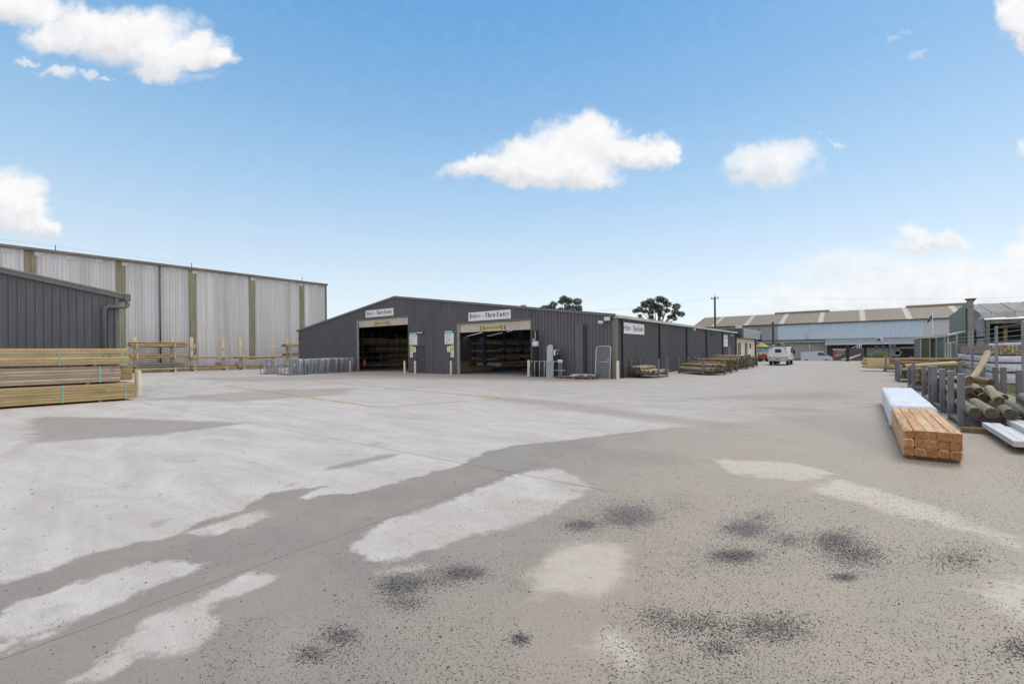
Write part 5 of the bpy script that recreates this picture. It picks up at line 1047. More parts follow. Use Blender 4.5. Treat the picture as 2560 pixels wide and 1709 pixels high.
# trolley, bins and display pieces around the office
for i, (x, y, c, lab) in enumerate(((.55, 33.9, 'wrap', 'white wrapped bundle standing by the office wall'), (.5, 37.6, 'darksteel', 'small dark drum against the office wall between the windows'), (.5, 38.7, 'darksteel', 'small dark drum under the second office window'))):
    o = thing('wrapped_bundle' if i == 0 else 'steel_drum', lab, 'bundle' if i == 0 else 'drum', (x, y, 0)); mb = MB(); mb.lathe([(.24, 0), (.26, .03), (.25, .3), (.26, .32), (.25, .62), (.26, .65), (.24, 1.0), (.2, 1.02)], 0, 0, 0, 14); mb.build('body', MT[c], o, True)
o = thing('shade_umbrella', 'yellow canvas umbrella beyond the cream office corner', 'umbrella', (.4, 49.2, 0)); mb = MB(); mb.lathe([(1.05, 1.98), (.55, 2.3), (.15, 2.52), (.03, 2.58)], 0, 0, 0, 8, False); mb.build('canopy', MT['yellow'], o, True); mb = MB(); mb.tube([(0, 0, 0), (0, 0, 2.5)], .03, 8); mb.build('pole', MT['galv'], o, True)
bf = thing('picket_fence', 'low black steel fence between the office and the truck', 'fence', (2, 48, 0)); mb = MB()
for x in np.arange(.2, 4.0, 1.2): mb.box(x-.04, x+.04, 48.0, 48.08, 0, 1.95)
mb.build('posts', MT['black'], bf); mb = MB(); mb.box(.2, 3.9, 48.01, 48.06, 1.82, 1.95); mb.build('top_rail', MT['black'], bf)
o = thing('display_poster', 'blue and white seaside poster on the black fence', 'poster', (.75, 47.9, .8)); mb = MB(); mb.box(.12, 1.5, 47.9, 47.95, .85, 1.75); mb.build('panel', mat('poster_sky', (.25,.50,.66), .5, 0, .3, ns=2.5, col2=(.55,.68,.74)), o); mb = MB(); mb.poly([(.2, 47.895, .92), (.7, 47.895, 1.3), (1.1, 47.895, 1.12), (1.45, 47.895, 1.3), (1.45, 47.895, .92)]); mb.build('print', MT['wallblue'], o)
rd = thing('garden_machine', 'small red garden machine beside the office', 'machine', (1.35, 44.6, 0)); mb = MB(); mb.prism([(-.55, .35), (-.5, .75), (-.1, 1.05), (.35, .95), (.55, .6), (.5, .35)], -.4, .4, 'y'); mb.build('hood', MT['redpaint'], rd, True)
for (x, y) in ((-.4, -.45), (.4, -.45), (-.4, .45), (.4, .45)): mb = MB(); mb.tube([(x, y-.08, .22), (x, y+.08, .22)], .22, 12); mb.build('wheel', MT['rubber'], rd, True)
o = thing('red_cabinet', 'dark red open cabinet behind the red garden machine', 'cabinet', (2.6, 46.6, 0)); mb = MB(); mb.box(-.6, .6, -.3, .3, 0, 1.45); mb.build('carcass', MT['rust'], o, True); mb = MB(); mb.box(-.52, -.05, -.315, -.3, .1, 1.35); mb.box(.05, .52, -.315, -.3, .1, 1.35); mb.build('door_panel', MT['redpaint'], o, True)
o = thing('display_stand', 'cream and brown display stand at the office corner', 'stand', (.72, 45.2, 0)); mb = MB(); mb.box(-.3, .3, -.2, .2, 0, 1.12); mb.build('body', MT['cream'], o, True); mb = MB(); mb.box(-.12, .1, -.215, -.2, .15, 1.0); mb.build('inset', MT['palletw'], o, True)
o = thing('steel_column', 'tall dark steel column standing behind the white truck', 'column', (3.62, 35.2, 0)); mb = MB(); mb.lathe([(.135, 0), (.135, 4.72), (.12, 4.76)], 0, 0, 0, 16); mb.build('shaft', mat('column_grey', (.055,.055,.068), .5, 0, .1), o, True); mb = MB(); mb.lathe([(.14, 1.98), (.15, 1.99), (.15, 2.1), (.14, 2.11)], 0, 0, 0, 16); mb.build('collar', MT['white'], o, True)

# ------------------------------------------------------------------ white utility truck seen from behind
def wheel(par, x, y, r, w, rim='chrome'):
    mb = MB(); mb.tube([(x-w/2, y, r), (x-w/2+.03, y, r), (x+w/2-.03, y, r), (x+w/2, y, r)], [r*.9, r, r, r*.9], 22); t_ = mb.build('wheel', MT['rubber'], par, True)
    mb = MB(); mb.tube([(x-w/2-.004, y, r), (x+w/2+.004, y, r)], r*.55, 14); mb.build('rim', MT[rim], t_, True)
ut = thing('utility_truck', 'white utility truck with boxy canopy and roof rack seen from behind', 'truck', (4.93, 27.95, 0))
mb = MB(); rear = [(-.93, .62), (-.97, 1.05), (-.72, 1.84), (.72, 1.84), (.97, 1.05), (.93, .62)]; n = len(rear)
for y, k in ((0.08, .985), (.0, 1.0)): pass
b0 = len(mb.v); mb.v += [(x*.97, -.02, z) for x, z in rear]+[(x, .06, z) for x, z in rear]+[(x, 2.05, z+(.02 if z > 1.5 else 0)) for x, z in rear]
mb.face(tuple(b0+i for i in range(n))); mb.face(tuple(b0+2*n+i for i in range(n))[::-1])
for q in range(2):
    for i in range(n): j = (i+1) % n; mb.face((b0+q*n+j, b0+q*n+i, b0+(q+1)*n+i, b0+(q+1)*n+j), False)
mb.build('canopy', MT['carwhite'], ut, True)
mb = MB(); mb.cbox(-.27, .27, -.04, -.018, 1.28, 1.62, .03); mb.build('rear_window', MT['glass'], ut, True)
mb = MB()
for x in (-.55, .55): mb.box(x-.1, x+.1, -.035, -.012, 1.74, 1.765); mb.box(x+(-.13 if x < 0 else .07), x+(-.08 if x < 0 else .12), -.04, -.015, 1.58, 1.76)
mb.build('hinge', MT['clad_dark'], ut, True)
for x in (-.70, .70): mb = MB(); mb.cbox(x-.16, x+.16, -.05, -.01, .72, .86, .015); mb.build('tail_light', MT['red'], ut, True); mb = MB(); mb.cbox(x-.2, x+.2, -.045, -.012, .64, .92, .02); mb.build('light_panel', MT['carwhite'], ut, True)
mb = MB(); mb.box(-.5, .5, -.03, -.012, .72, .84); mb.build('tailgate_lettering_panel', MT['wallgrey'], ut, True)
mb = MB(); mb.cbox(-.85, .85, -.12, .0, .44, .56, .02); mb.build('bumper', MT['chrome'], ut, True); mb = MB(); mb.box(-.8, .8, .05, 4.4, .40, .62); mb.build('chassis', MT['clad_dark'], ut, True); mb = MB(); mb.box(-.12, .12, -.1, .05, .25, .6); mb.build('tow_bar', MT['black'], ut, True)
mb = MB(); prof = [(2.06, .5), (2.06, 1.0), (2.12, 1.25), (2.25, 1.80), (2.9, 1.86), (3.35, 1.78), (3.85, 1.18), (4.95, 1.05), (5.05, .85), (5.05, .5)]; mb.prism(prof, -.86, .86, 'x'); mb.build('cab', MT['carwhite'], ut, True)
for sg in (-1, 1):
    mb = MB(); mb.poly([(sg*.868, 2.3, 1.2), (sg*.868, 3.55, 1.2), (sg*.868, 3.25, 1.7), (sg*.868, 2.38, 1.72)]); mb.build('side_window', MT['glass'], ut, True)
    mb = MB(); mb.cbox(sg*1.05-.1, sg*1.05+.1, 3.35, 3.45, 1.12, 1.52, .03); mb.build('mirror', MT['black'], ut, True)
    mb = MB(); mb.cbox(min(sg*.86, sg*.93), max(sg*.86, sg*.93), 3.7, 4.75, .55, .85, .03); mb.build('guard_flare', MT['carwhite'], ut, True)
mb = MB(); mb.poly([(-.74, 3.40, 1.72), (.74, 3.40, 1.72), (.8, 3.86, 1.21), (-.8, 3.86, 1.21)]); mb.build('windscreen', MT['glass'], ut, True)
mb = MB(); mb.tube([(.97, 3.85, .9), (.97, 3.5, 1.25), (.95, 3.3, 1.85)], .04, 8); mb.build('snorkel', MT['black'], ut, True)
mb = MB()
for y in (.25, 1.0, 1.8):
    mb.tube([(-.72, y, 1.84), (-.72, y, 1.95), (.72, y, 1.95), (.72, y, 1.84)], .022, 6)
for x in (-.7, .7): mb.tube([(x, .1, 1.96), (x, 2.9, 1.96)], .022, 6)
mb.build('roof_rack', MT['black'], ut, True)
for (x, y) in ((-.74, .85), (.74, .85), (-.74, 4.05), (.74, 4.05)): wheel(ut, x, y, .37, .25)
mb = MB(); mb.tube([(-.25, .25, .48), (.08, .25, .48)], .33, 18); mb.build('spare_wheel', MT['rubber'], ut, True)
for i, (x, z, m_) in enumerate(((.02, 2.06, 'log_brown'), (.2, 2.06, 'log'), (.12, 2.2, 'log_brown'))):
    log(4.93+x, 29.2, z, 2.6, .085, R(2), f"{ORD[i]} brown round post strapped on the truck roof rack", 'posts on the truck roof', m_)

# silver van passing on the street
vn = thing('silver_van', 'silver delivery van passing on the street beyond the yard', 'van', (PY(2003, 895, 66.3)[0], 66.3, -.715)); vn.scale = (.86, .95, 1); prof = [(0, .28), (0, 1.5), (.12, 1.9), (3.15, 1.97), (3.55, 1.88), (4.35, 1.22), (4.95, .98), (5.08, .62), (5.05, .28)]
mb = MB(); n = len(prof); b0 = 0
for (y, k, zc) in ((-.95, 1., 0), (-.97, 1., 0), (.97, 1., 0), (.95, 1., 0)): mb.v += [(x, y*(.90 if z > 1.3 else 1.), z) for x, z in prof]
for q in range(3):
    for i in range(n): j = (i+1) % n; mb.face((q*n+i, q*n+j, (q+1)*n+j, (q+1)*n+i), False)
mb.face(tuple(range(n))[::-1]); mb.face(tuple(3*n+i for i in range(n))); mb.build('body', MT['silver'], vn, True)
mb = MB(); mb.poly([(3.62, -.80, 1.82), (3.62, .80, 1.82), (4.34, .9, 1.26), (4.34, -.9, 1.26)]); mb.v = [(x+.012, y, z+.012) for x, y, z in mb.v]; mb.build('windscreen', MT['clear'], vn, True)
mb = MB(); mb.poly([(2.75, -.955, 1.28), (4.1, -.975, 1.24), (3.6, -.90, 1.74), (2.8, -.90, 1.76)]); mb.v = [(x, y-.012, z) for x, y, z in mb.v]; mb.build('side_window', MT['window'], vn, True)
mb = MB(); mb.box(4.9, 5.1, -.85, .85, .3, .5); mb.build('bumper', MT['clad_dark'], vn, True)
for s_ in (-1, 1): mb = MB(); mb.cbox(4.62, 5.0, min(s_*.55, s_*.9), max(s_*.55, s_*.9), .78, .95, .03); mb.build('headlight', MT['clear'], vn, True)
for (x, y) in ((.95, -.86), (.95, .86), (4.1, -.86), (4.1, .86)):
    mb = MB(); mb.tube([(x, y-.12, .33), (x, y+.12, .33)], .33, 20); w_ = mb.build('wheel', MT['rubber'], vn, True); mb = MB(); mb.tube([(x, y-.128, .33), (x, y+.128, .33)], .2, 14); mb.build('rim', MT['chrome'], w_, True)

# ------------------------------------------------------------------ long warehouse across the street
FY = 78.0; bw = thing('street_warehouse', 'long pale blue and grey warehouse with a tan ribbed roof across the street', 'warehouse', (5, 84, -.12)); ZG = -.2
ez = 6.38; xs_ = [-17.0, -.78, 20.57, 23.6]
for (a, b, mk) in ((-17, -.78, 'wallgrey'), (-.78, 20.57, 'wallblue'), (20.57, 24.5, 'wallwhite')):
    mb = MB(); sheet(mb, (0, FY, 0), (1, 0, 0), (0, -1, 0), a, b, (lambda s_: 3.42), (lambda s_: ez), (), .35, .03); mb.build('upper_wall', MT[mk], bw)
mb = MB(); sheet(mb, (0, FY+.02, 0), (1, 0, 0), (0, -1, 0), -17, 24.5, (lambda s_: ZG), (lambda s_: 3.3), (), .35, .03); mb.build('lower_wall', MT['wallgrey'], bw)
mb = MB(); mb.box(-17, 24.5, FY-.12, FY, 3.28, 3.44); mb.build('mid_band', MT['charcoal'], bw); mb = MB(); mb.box(-17, 7, FY-.5, FY-.02, 2.95, 3.06); mb.box(-17, 7, FY-.5, FY-.44, 2.84, 2.95); mb.build('awning_edge', MT['zinc'], bw)
mb = MB(); mb.box(-17.3, 24.7, FY-.3, FY-.05, ez-.02, ez+.15); mb.build('gutter', MT['charcoal'], bw)
ry, rz_ = 88.5, 9.25; xl, xr = -17.0, 27.5
def rs(x0, x1, dz=0.): return [(x0, FY-.25, ez+.15+dz), (x1, FY-.25, ez+.15+dz), (x1, ry, rz_+dz), (x0, ry, rz_+dz)]
mb = MB(); mb.poly(rs(xl, xr)); mb.poly([(xl, ry, rz_), (xr, ry, rz_), (xr, ry+10, ez), (xl, ry+10, ez)]); mb.build('roof', MT['tanroof'], bw)
for (a, b) in ((-13.2, -12.4), (-6.9, -6.1), (-.6, .2), (5.7, 6.5), (12, 12.8), (18.3, 19.1), (24.6, 25.4)): mb = MB(); mb.poly(rs(a, b, .012)); mb.build('roof_light', MT['roofstrip'], bw)
for (a, b) in ((-2.5, 7.2), (19, 27.5)): mb = MB(); mb.prism([(ry-.6, rz_-.15), (ry-.5, rz_+.22), (ry, rz_+.35), (ry+.5, rz_+.22), (ry+.6, rz_-.15)], a, b, 'x'); mb.build('ridge_vent', MT['tanroof'], bw)
mb = MB(); mb.poly([(xl, FY, ZG), (xl, ry+10, ZG), (xl, ry+10, ez), (xl, ry, rz_-.03), (xl, FY, ez+.1)]); mb.build('end_wall', MT['wallgrey'], bw)
for (x, z0, z1) in ((4.0, 3.44, ez), (4.35, .3, 2.84)): mb = MB(); mb.tube([(x, FY-.12, z0), (x, FY-.12, z1)], .07, 8); mb.build('downpipe', MT['white'], bw)
# verandah
vx0, vx1 = 6.9, 20.4; vy = 75.6; vzf = PY(2190, 858, vy)[1]; vzt = 3.42
mb = MB(); mb.prism([(vy, vzf), (FY, vzt), (FY, vzt-.06), (vy, vzf-.12)], vx0, vx1, 'x'); mb.build('verandah_roof', MT['zinc'], bw); mb = MB(); mb.box(vx0, vx1, vy-.06, vy, vzf-.16, vzf+.02); mb.build('verandah_gutter', MT['wallwhite'], bw)
mb = MB(); mb.box(vx0+.1, vx1, FY-.12, FY-.05, ZG, vzt-.15); mb.build('shopfront_wall', MT['charcoal'], bw)
for x in (vx0+.2, 11.5, 16, vx1-.2): mb = MB(); mb.box(x-.06, x+.06, vy, vy+.1, ZG, vzf-.1); mb.build('verandah_post', MT['zinc'], bw)
mb = MB(); mb.box(17.6, 19.4, FY-.16, FY-.12, ZG, 1.45); mb.build('dark_doorway_panel', MT['black'], bw)  # black panel painted in for the shade inside the opening
for (a, b, z0, z1, mk) in ((12.9, 15.9, .3, 1.7, 'clear'), (16.2, 17.4, .2, 1.75, 'clear'), (13.9, 15.7, 1.75, 2.35, 'flag'), (15.9, 16.9, 1.85, 2.3, 'wallblue'), (17.5, 19.2, 1.55, 1.78, 'wallwhite'), (16.8, 17.55, .55, 1.05, 'wallwhite')):
    mb = MB(); mb.box(a, b, FY-.16, FY-.125, z0, z1); mb.build('shop_window' if mk == 'clear' else 'shop_panel', MT[mk], bw)
mb = MB()
for x in (14.05, 14.35, 14.95, 15.25): mb.box(x, x+.2, FY-.175, FY-.162, 1.85, 2.1)
mb.build('shop_lettering', MT['white'], bw)
o = thing('air_conditioner', 'white air conditioner box sitting on the shop verandah roof', 'air conditioner', (14.72, 77.2, 3.2)); ax, az_ = PY(2199, 849, 77.0); mb = MB(); mb.cbox(ax-.45, ax+.45, 76.75, 77.25, az_-.38, az_+.38, .03); mb.build('casing', MT['wallwhite'], o); mb = MB(); mb.lathe([(.26, 0), (.26, .012)], 0, 0, 0, 16); mb.xform(Matrix.Translation((ax-.12, 76.74, az_)) @ Matrix.Rotation(R(90), 4, 'X')); mb.build('fan_grille', MT['charcoal'], o); mb = MB(); mb.box(ax+.05, ax+.42, 76.95, 77.2, az_+.38, az_+.85); mb.build('flue', MT['wallwhite'], o); mb = MB(); mb.box(ax-.5, ax+.5, 76.7, 77.3, az_-.5, az_-.38); mb.build('stand', MT['zinc'], o)
# fence banner, gate frames, shrubs and flag on the street side
by = 72.6; zgr = -.55
def bx_(u): return PY(u, 880, by)[0]
def bz_(v, u=2120): return PY(u, v, by)[1]
o = thing('banner_sign', 'grey banner with a red arrow and white lettering on the street fence', 'banner', ((bx_(2078)+bx_(2163))/2, by, zgr)); mb = MB(); mb.box(bx_(2082), bx_(2160), by-.02, by+.02, bz_(899), bz_(870)); mb.build('panel', mat('banner_grey', (.10,.085,.10), .55, 0, .2, ns=1.5, col2=(.17,.10,.115)), o)
mb = MB(); yb_ = by-.024
def bp(*uv): mb.poly([(bx_(u), yb_, bz_(v, u)) for u, v in uv])
bp((2082, 876), (2086, 874), (2091, 881), (2086, 891), (2082, 892)); bp((2113, 876), (2118, 875), (2118, 881), (2115, 880)); mb.build('red_arrow', MT['red'], o)
mb = MB(); bp((2082, 872), (2108, 873), (2118, 871), (2118, 872.5), (2106, 875), (2082, 874)); bp((2103, 897), (2122, 893), (2152, 884), (2152, 887), (2124, 898), (2103, 899))
for (u0, u1, v) in ((2088, 2110, 878), (2092, 2109, 883), (2086, 2101, 886), (2087, 2097, 889)):
    u = u0
    while u < u1: bp((u, v), (u+1.5, v), (u+1.5, v+1.4), (u, v+1.4)); u += 2.1
mb.build('white_lettering', MT['white'], o)
o = thing('yard_gate', 'white railed trailer gate standing behind the banner', 'gate', (bx_(2140), by+.6, zgr)); mb = MB()
for k in range(4):
    a = (bx_(2124), by+.5, bz_(872+k*5.2)); b = (bx_(2150), by+.5, bz_(862+k*5.2)); mb.tube([a, b], .045, 6)
mb.build('rails', MT['white'], o); mb = MB()
for u in (2149, 2153): mb.tube([(bx_(u), by+.5, zgr-.15), (bx_(u), by+.5, bz_(860))], .05, 6)
mb.build('posts', MT['white'], o); mb = MB(); mb.poly([(bx_(2124), by+.55, bz_(893)), (bx_(2150), by+.55, bz_(886)), (bx_(2150), by+.55, bz_(874)), (bx_(2124), by+.55, bz_(878))]); mb.build('panel', MT['wallblue'], o)
for u, lab in ((2117.5, 'left black steel gate post at the yard exit'), (2121.5, 'right black steel gate post at the yard exit')):
    x, y = G(u, 902.5); o = thing('gate_post', lab, 'post', (x, y, 0), 0, 'black gate posts'); hh = D(u, 863, (x-CAMX)*-ST+(y-CAMY)*CT)[2]; mb = MB(); mb.cbox(-.09, .09, -.09, .09, -.05, hh, .01); mb.build('shaft', MT['black'], o, True); mb = MB(); mb.box(-.1, .1, -.1, .1, hh, hh+.02); mb.build('cap', MT['darksteel'], o, True)
o = thing('flag_pole', 'slim white pole flying a drooping navy flag behind the green shed', 'flagpole', (20.8, 70.6, -.7)); mb = MB(); mb.tube([(20.8, 70.6, -.7), (20.8, 70.6, 7.1)], .035, 8); mb.build('pole', MT['white'], o)
mb = MB(); fp = [D(u, v, 72) for u, v in ((2331, 784), (2331.5, 796), (2324, 803), (2319, 807), (2318, 803), (2322, 797), (2327, 789))]; mb.poly(fp); mb.poly([(x, y+.05, z) for x, y, z in fp][::-1]); mb.build('flag', MT['flag'], o)
mb = MB(); q = [D(2328, 788, 71.9), D(2329.5, 788, 71.9), D(2329.5, 791, 71.9), D(2328, 791, 71.9)]; mb.poly(q); mb.poly([D(u, v, 71.9) for u, v in ((2325, 796), (2327, 797), (2326, 798.5), (2324, 797.5))]); mb.build('flag_mark', MT['wallwhite'], o)

# ------------------------------------------------------------------ foliage
def clump_leaves(mb_v, mb_f, c, r, n, s, rr):
    for _ in range(n):
        d = rr.normal(0, 1, 3); d /= np.linalg.norm(d); q = c+d*r*rr.uniform(.35, 1.0)**.6; a = rr.normal(0, 1, 3); a /= np.linalg.norm(a); b = np.cross(a, d); b /= np.linalg.norm(b)+1e-9
        k = len(mb_v); w = s*rr.uniform(.6, 1.3); mb_v += [tuple(q-a*w), tuple(q+b*w*.35), tuple(q+a*w), tuple(q-b*w*.35)]; mb_f.append((k, k+1, k+2, k+3))
def foliage(name, mk, parent, clumps, n, s, seed):
    rr = np.random.default_rng(seed); v, f = [], []
    for (c, r) in clumps: clump_leaves(v, f, np.array(c, float), np.array(r, float) if hasattr(r, '__len__') else r, int(n*(np.mean(r)**2)), s, rr)
    me = bpy.data.meshes.new(name); me.from_pydata(v, [], f); me.materials.append(MT[mk]); ca = me.color_attributes.new('tint', 'FLOAT_COLOR', 'CORNER'); t_ = np.repeat(rr.uniform(.6, 1.5, (len(f), 1)), 4, 0); ca.data.foreach_set('color', np.concatenate([t_, t_*rr.uniform(.95, 1.02), t_*.92, t_*0+1], 1).astype(np.float32).ravel())
    o = bpy.data.objects.new(name, me); COL.objects.link(o); o.parent = parent; return o
def gum_tree(lab, depth, base_uv, cl_px, seed, sc):
    """clumps measured on the skyline, given depth by a seeded spread"""
    rr = random.Random(seed); bxy = D(base_uv[0], base_uv[1], depth); o = thing('gum_tree', lab, 'tree', (bxy[0], bxy[1], -.1)); mb = MB(); cl_ = []
    fork = Vector((0, 0, bxy[2]-1.0))
    mb.tube([(0, 0, 0), (.1, .05, fork.z*.5), tuple(fork)], [.42, .33, .25], 10)
    for (u, v, r) in cl_px:
        p_ = Vector(D(u, v, depth))-Vector((bxy[0], bxy[1], -.1)); dd = rr.uniform(-2.2, 2.2); p_ += Vector((-ST, CT, 0))*dd
        rm = r/F_PX*depth; cl_.append((tuple(p_), (rm*1.15, rm*1.15, rm*.85))); mid = fork.lerp(p_, .5)+Vector((rr.uniform(-.4, .4), rr.uniform(-.4, .4), -.5)); mb.tube([tuple(fork-Vector((0, 0, .5))), tuple(mid), tuple(p_)], [.17, .09, .03], 6)
    mb.build('trunk', MT['bark'], o, True); foliage('crown', 'leaf', o, cl_, sc, .17, seed)
gum_tree('gum tree with loose clumped crown behind the shed roof, left of the other', 88, (1408, 800), [(1410,747,11),(1425,750,12),(1440,757,11),(1447,768,9),(1432,770,10),(1419,765,8),(1402,756,8),(1382,763,10),(1372,768,9),(1362,768,9),(1356,774,8),(1385,772,10),(1400,775,8),(1438,780,8),(1447,776,7),(1372,778,9),(1414,776,7)], 5, 620)
gum_tree('round crowned gum tree behind the shed roof near the power pole', 92, (1648, 805), [(1648,748,11),(1632,752,11),(1618,757,10),(1662,751,10),(1672,760,10),(1606,766,9),(1598,774,9),(1592,776,7),(1683,768,10),(1692,779,9),(1698,786,9),(1688,790,8),(1644,762,11),(1630,768,10),(1656,768,11),(1640,778,10),(1622,781,8),(1668,776,8),(1612,778,7),(1650,787,8),(1676,792,7),(1606,788,6),(1690,797,5),(1636,790,7)], 9, 620)
x, y = G(2198, 902); o = thing('rounded_shrub', 'rounded grey green shrub on the verge by the yard exit', 'shrub', (x, y, -.12)); cl_ = [((random.uniform(-.75, .75), random.uniform(-.6, .6), random.uniform(.3, 1.15)), .42) for _ in range(26)]; cl_ = [c for c in cl_ if (c[0][0]/1.0)**2+(c[0][2]/1.35)**2 < 1.1]
foliage('leaves', 'bushleaf', o, cl_, 2400, .045, 3); mb = MB()
for k in range(5): mb.tube([(0, 0, 0), (random.uniform(-.4, .4), random.uniform(-.3, .3), .8)], [.03, .01], 5)
mb.build('stem', MT['bark'], o, True)
for (u, r, lab) in ((2162, .5, 'straw coloured grass tuft left of the rounded shrub'), (2174, .42, 'low dark shrub between the straw tuft and the rounded shrub')):
    x, y = G(u, 902); o = thing('grass_tuft' if r > .45 else 'low_shrub', lab, 'plant', (x, y, -.1)); foliage('leaves', 'straw' if r > .45 else 'bushleaf', o, [((random.uniform(-.4, .4), random.uniform(-.3, .3), random.uniform(.1, .42)), .28) for _ in range(9)], 2200, .05, int(u)); mb = MB(); mb.tube([(0, 0, 0), (0, 0, .3)], .02, 5); mb.build('stem', MT['bark'], o, True)

# ------------------------------------------------------------------ power pole and wires
px_, py_, pz_ = D(1787, 740, 75); o = thing('power_pole', 'tall timber power pole rising behind the shed', 'power pole', (px_, py_, -.3)); mb = MB(); mb.tube([(0, 0, 0), (0, 0, pz_+.2)], [.2, .14], 10); mb.build('shaft', mat('pole_timber', (.09,.07,.055), .85, 0, .25, (3,3,.3)), o, True); mb = MB(); mb.box(-.6, .6, -.06, .06, pz_-.15, pz_-.03); mb.build('cross_arm', MT['bark'], o, True)
mb = MB()
for x in (-.5, 0, .5): mb.lathe([(.05, pz_-.03), (.07, pz_+.05), (.04, pz_+.16)], x, 0, 0, 8)
mb.tube([(0, 0, pz_+.2), (0, 0, pz_+.75)], .03, 6); mb.build('insulator', MT['darksteel'], o, True)
for i, (a, b, lab) in enumerate(((D(1787, 741, 75), D(1400, 782, 78), 'thin overhead wire running left from the power pole'), (D(1787, 741, 75), D(2600, 742, 80), 'thin overhead wire running right from the power pole'), (D(1787, 746, 75), D(1500, 776, 78), 'lower overhead wire running left from the power pole'))):
    A_, B_ = Vector(a), Vector(b); mb = MB(); mb.tube([tuple(A_.lerp(B_, t_)-Vector((0, 0, 1.0*4*t_*(1-t_)*.35))) for t_ in np.linspace(0, 1, 14)], .008, 4); o = mb.build('power_line', MT['clad_dark']); tag(o, lab, 'wire', 'overhead wires')

# ------------------------------------------------------------------ buildings on the right
RXc = 18.9; gpt = [PX(u, v, RXc) for u, v in ((2373, 789), (2387, 780.5), (2399, 770), (2409, 763), (2422, 750))]; gn_ = [PX(2447, 775, RXc), PX(2463, 789, RXc)]; yN = gn_[1][0]
rsd = thing('rusty_shed', 'old green gabled shed with a rust streaked iron roof and open front', 'shed', (26, 31, 0))
mb = MB(); mb.poly([(RXc, gpt[0][0], 0)]+[(RXc, a, b) for a, b in gpt]+[(RXc, gn_[0][0]+.1, gn_[0][1])]+[(RXc, gn_[0][0]+.1, 0)]); mb.build('gable_wall', MT['greenclad'], rsd)
mb = MB(); sheet(mb, (RXc, 0, 0), (0, 1, 0), (-1, 0, 0), gn_[0][0]-2.6, gpt[0][0], (lambda s_: .02), (lambda s_: 3.2), (), .3, .03); mb.build('green_sheeting', MT['greenclad'], rsd)
mb = MB(); mb.poly([(RXc-.005, gn_[0][0]+.1, 3.9), (RXc-.005, gn_[0][0]+.1, gn_[0][1]), (RXc-.005, yN, gn_[1][1]), (RXc-.005, yN, 3.85)]); mb.build('gable_infill', MT['greenclad'], rsd)
mb = MB(); sheet(mb, (RXc-.04, 0, 0), (0, 1, 0), (-1, 0, 0), yN, PX(2441, 820, RXc)[0], (lambda s_: .0), (lambda s_: 3.85), (), .42, .04); mb.build('zinc_sheeting', MT['zinc'], rsd)
mb = MB(); mb.box(RXc-.12, RXc-.09, yN, yN+2.6, 2.3, 2.42); mb.build('girt', MT['clad_dark'], rsd)
pky, pkz = gpt[-1]; zE = gn_[1][1]; ridge = (pky-1.2, PY(2500, 757.5, pky-1.2)[1]); mb = MB(); NR = 46
for i in range(NR):
    x0, x1 = RXc-.25+i*.62, RXc-.25+(i+1)*.62; k = random.uniform(.85, 1.1); q = min(1, max(0, (i-7)/10)); mb.tint = (k*(1-.25*q*random.random()), k*(1-.45*q*random.random()), k*(1-.5*q*random.random())); o0 = .03*(i % 2)
    prof = [(yN-.45, zE-.22), (yN-.1, zE+.0), (yN+.5, zE+.30), ridge]
    for j in range(3): mb.poly([(x0, prof[j][0], prof[j][1]+o0), (x1, prof[j][0], prof[j][1]+o0), (x1, prof[j+1][0], prof[j+1][1]+o0), (x0, prof[j+1][0], prof[j+1][1]+o0)])
mb.tint = (1, 1, 1); mb.build('roof', MT['rusty'], rsd)
mb = MB(); mb.poly([(RXc, ridge[0], ridge[1]), (RXc+28, ridge[0], ridge[1]), (RXc+28, gpt[0][0], gpt[0][1]), (RXc, gpt[0][0], gpt[0][1])]); mb.build('rear_roof', MT['rusty'], rsd)
mb = MB(); mb.box(RXc+.0, RXc+28, yN-.1, yN+.05, zE-.62, zE-.3); mb.build('eave_beam', MT['concrete_old'], rsd)
mb = MB()
mb.box(RXc+.02, RXc+.22, yN-.08, yN+.1, 0, zE-.62); mb.build('post', MT['concrete_old'], rsd)
for x in (RXc+1.1, RXc+6.5, RXc+12): mb = MB(); mb.box(x-.1, x+.1, yN+.3, yN+.5, 0, zE-.4); mb.build('post', MT['palletw'], rsd)
mb = MB(); mb.box(RXc+.6, RXc+28, yN+7, yN+7.1, 0, zE); mb.build('back_wall', MT['charcoal'], rsd); mb = MB(); mb.box(RXc+.7, RXc+28, yN+.25, yN+.4, zE-.95, zE-.75); mb.build('tie_beam', MT['charcoal'], rsd); mb = MB(); mb.box(RXc+.3, RXc+28, yN+.6, yN+.75, 1.9, 2.2); mb.build('rail', MT['charcoal'], rsd)
o = thing('concrete_column', 'weathered concrete column with a flat cap in front of the green gable', 'column', (18.05, 24.0, 0)); mb = MB(); mb.cbox(-.17, .17, -.17, .17, 0, 5.2, .03); mb.build('shaft', MT['concrete_old'], o, True); mb = MB(); mb.prism([(-.26, 5.2), (-.26, 5.3), (.36, 5.3), (.2, 5.08), (.17, 5.2)], -.24, .24, 'y'); mb.build('cap', MT['rust'], o, True); mb = MB(); mb.tube([(-.22, -.1, 0), (-.22, -.1, 4.6)], .05, 6); mb.build('conduit', MT['clad_dark'], o, True)
xa = D(2336, 842, 44)[0]; ya = D(2336, 842, 44)[1]; x0 = D(2304, 845, 44)[0]
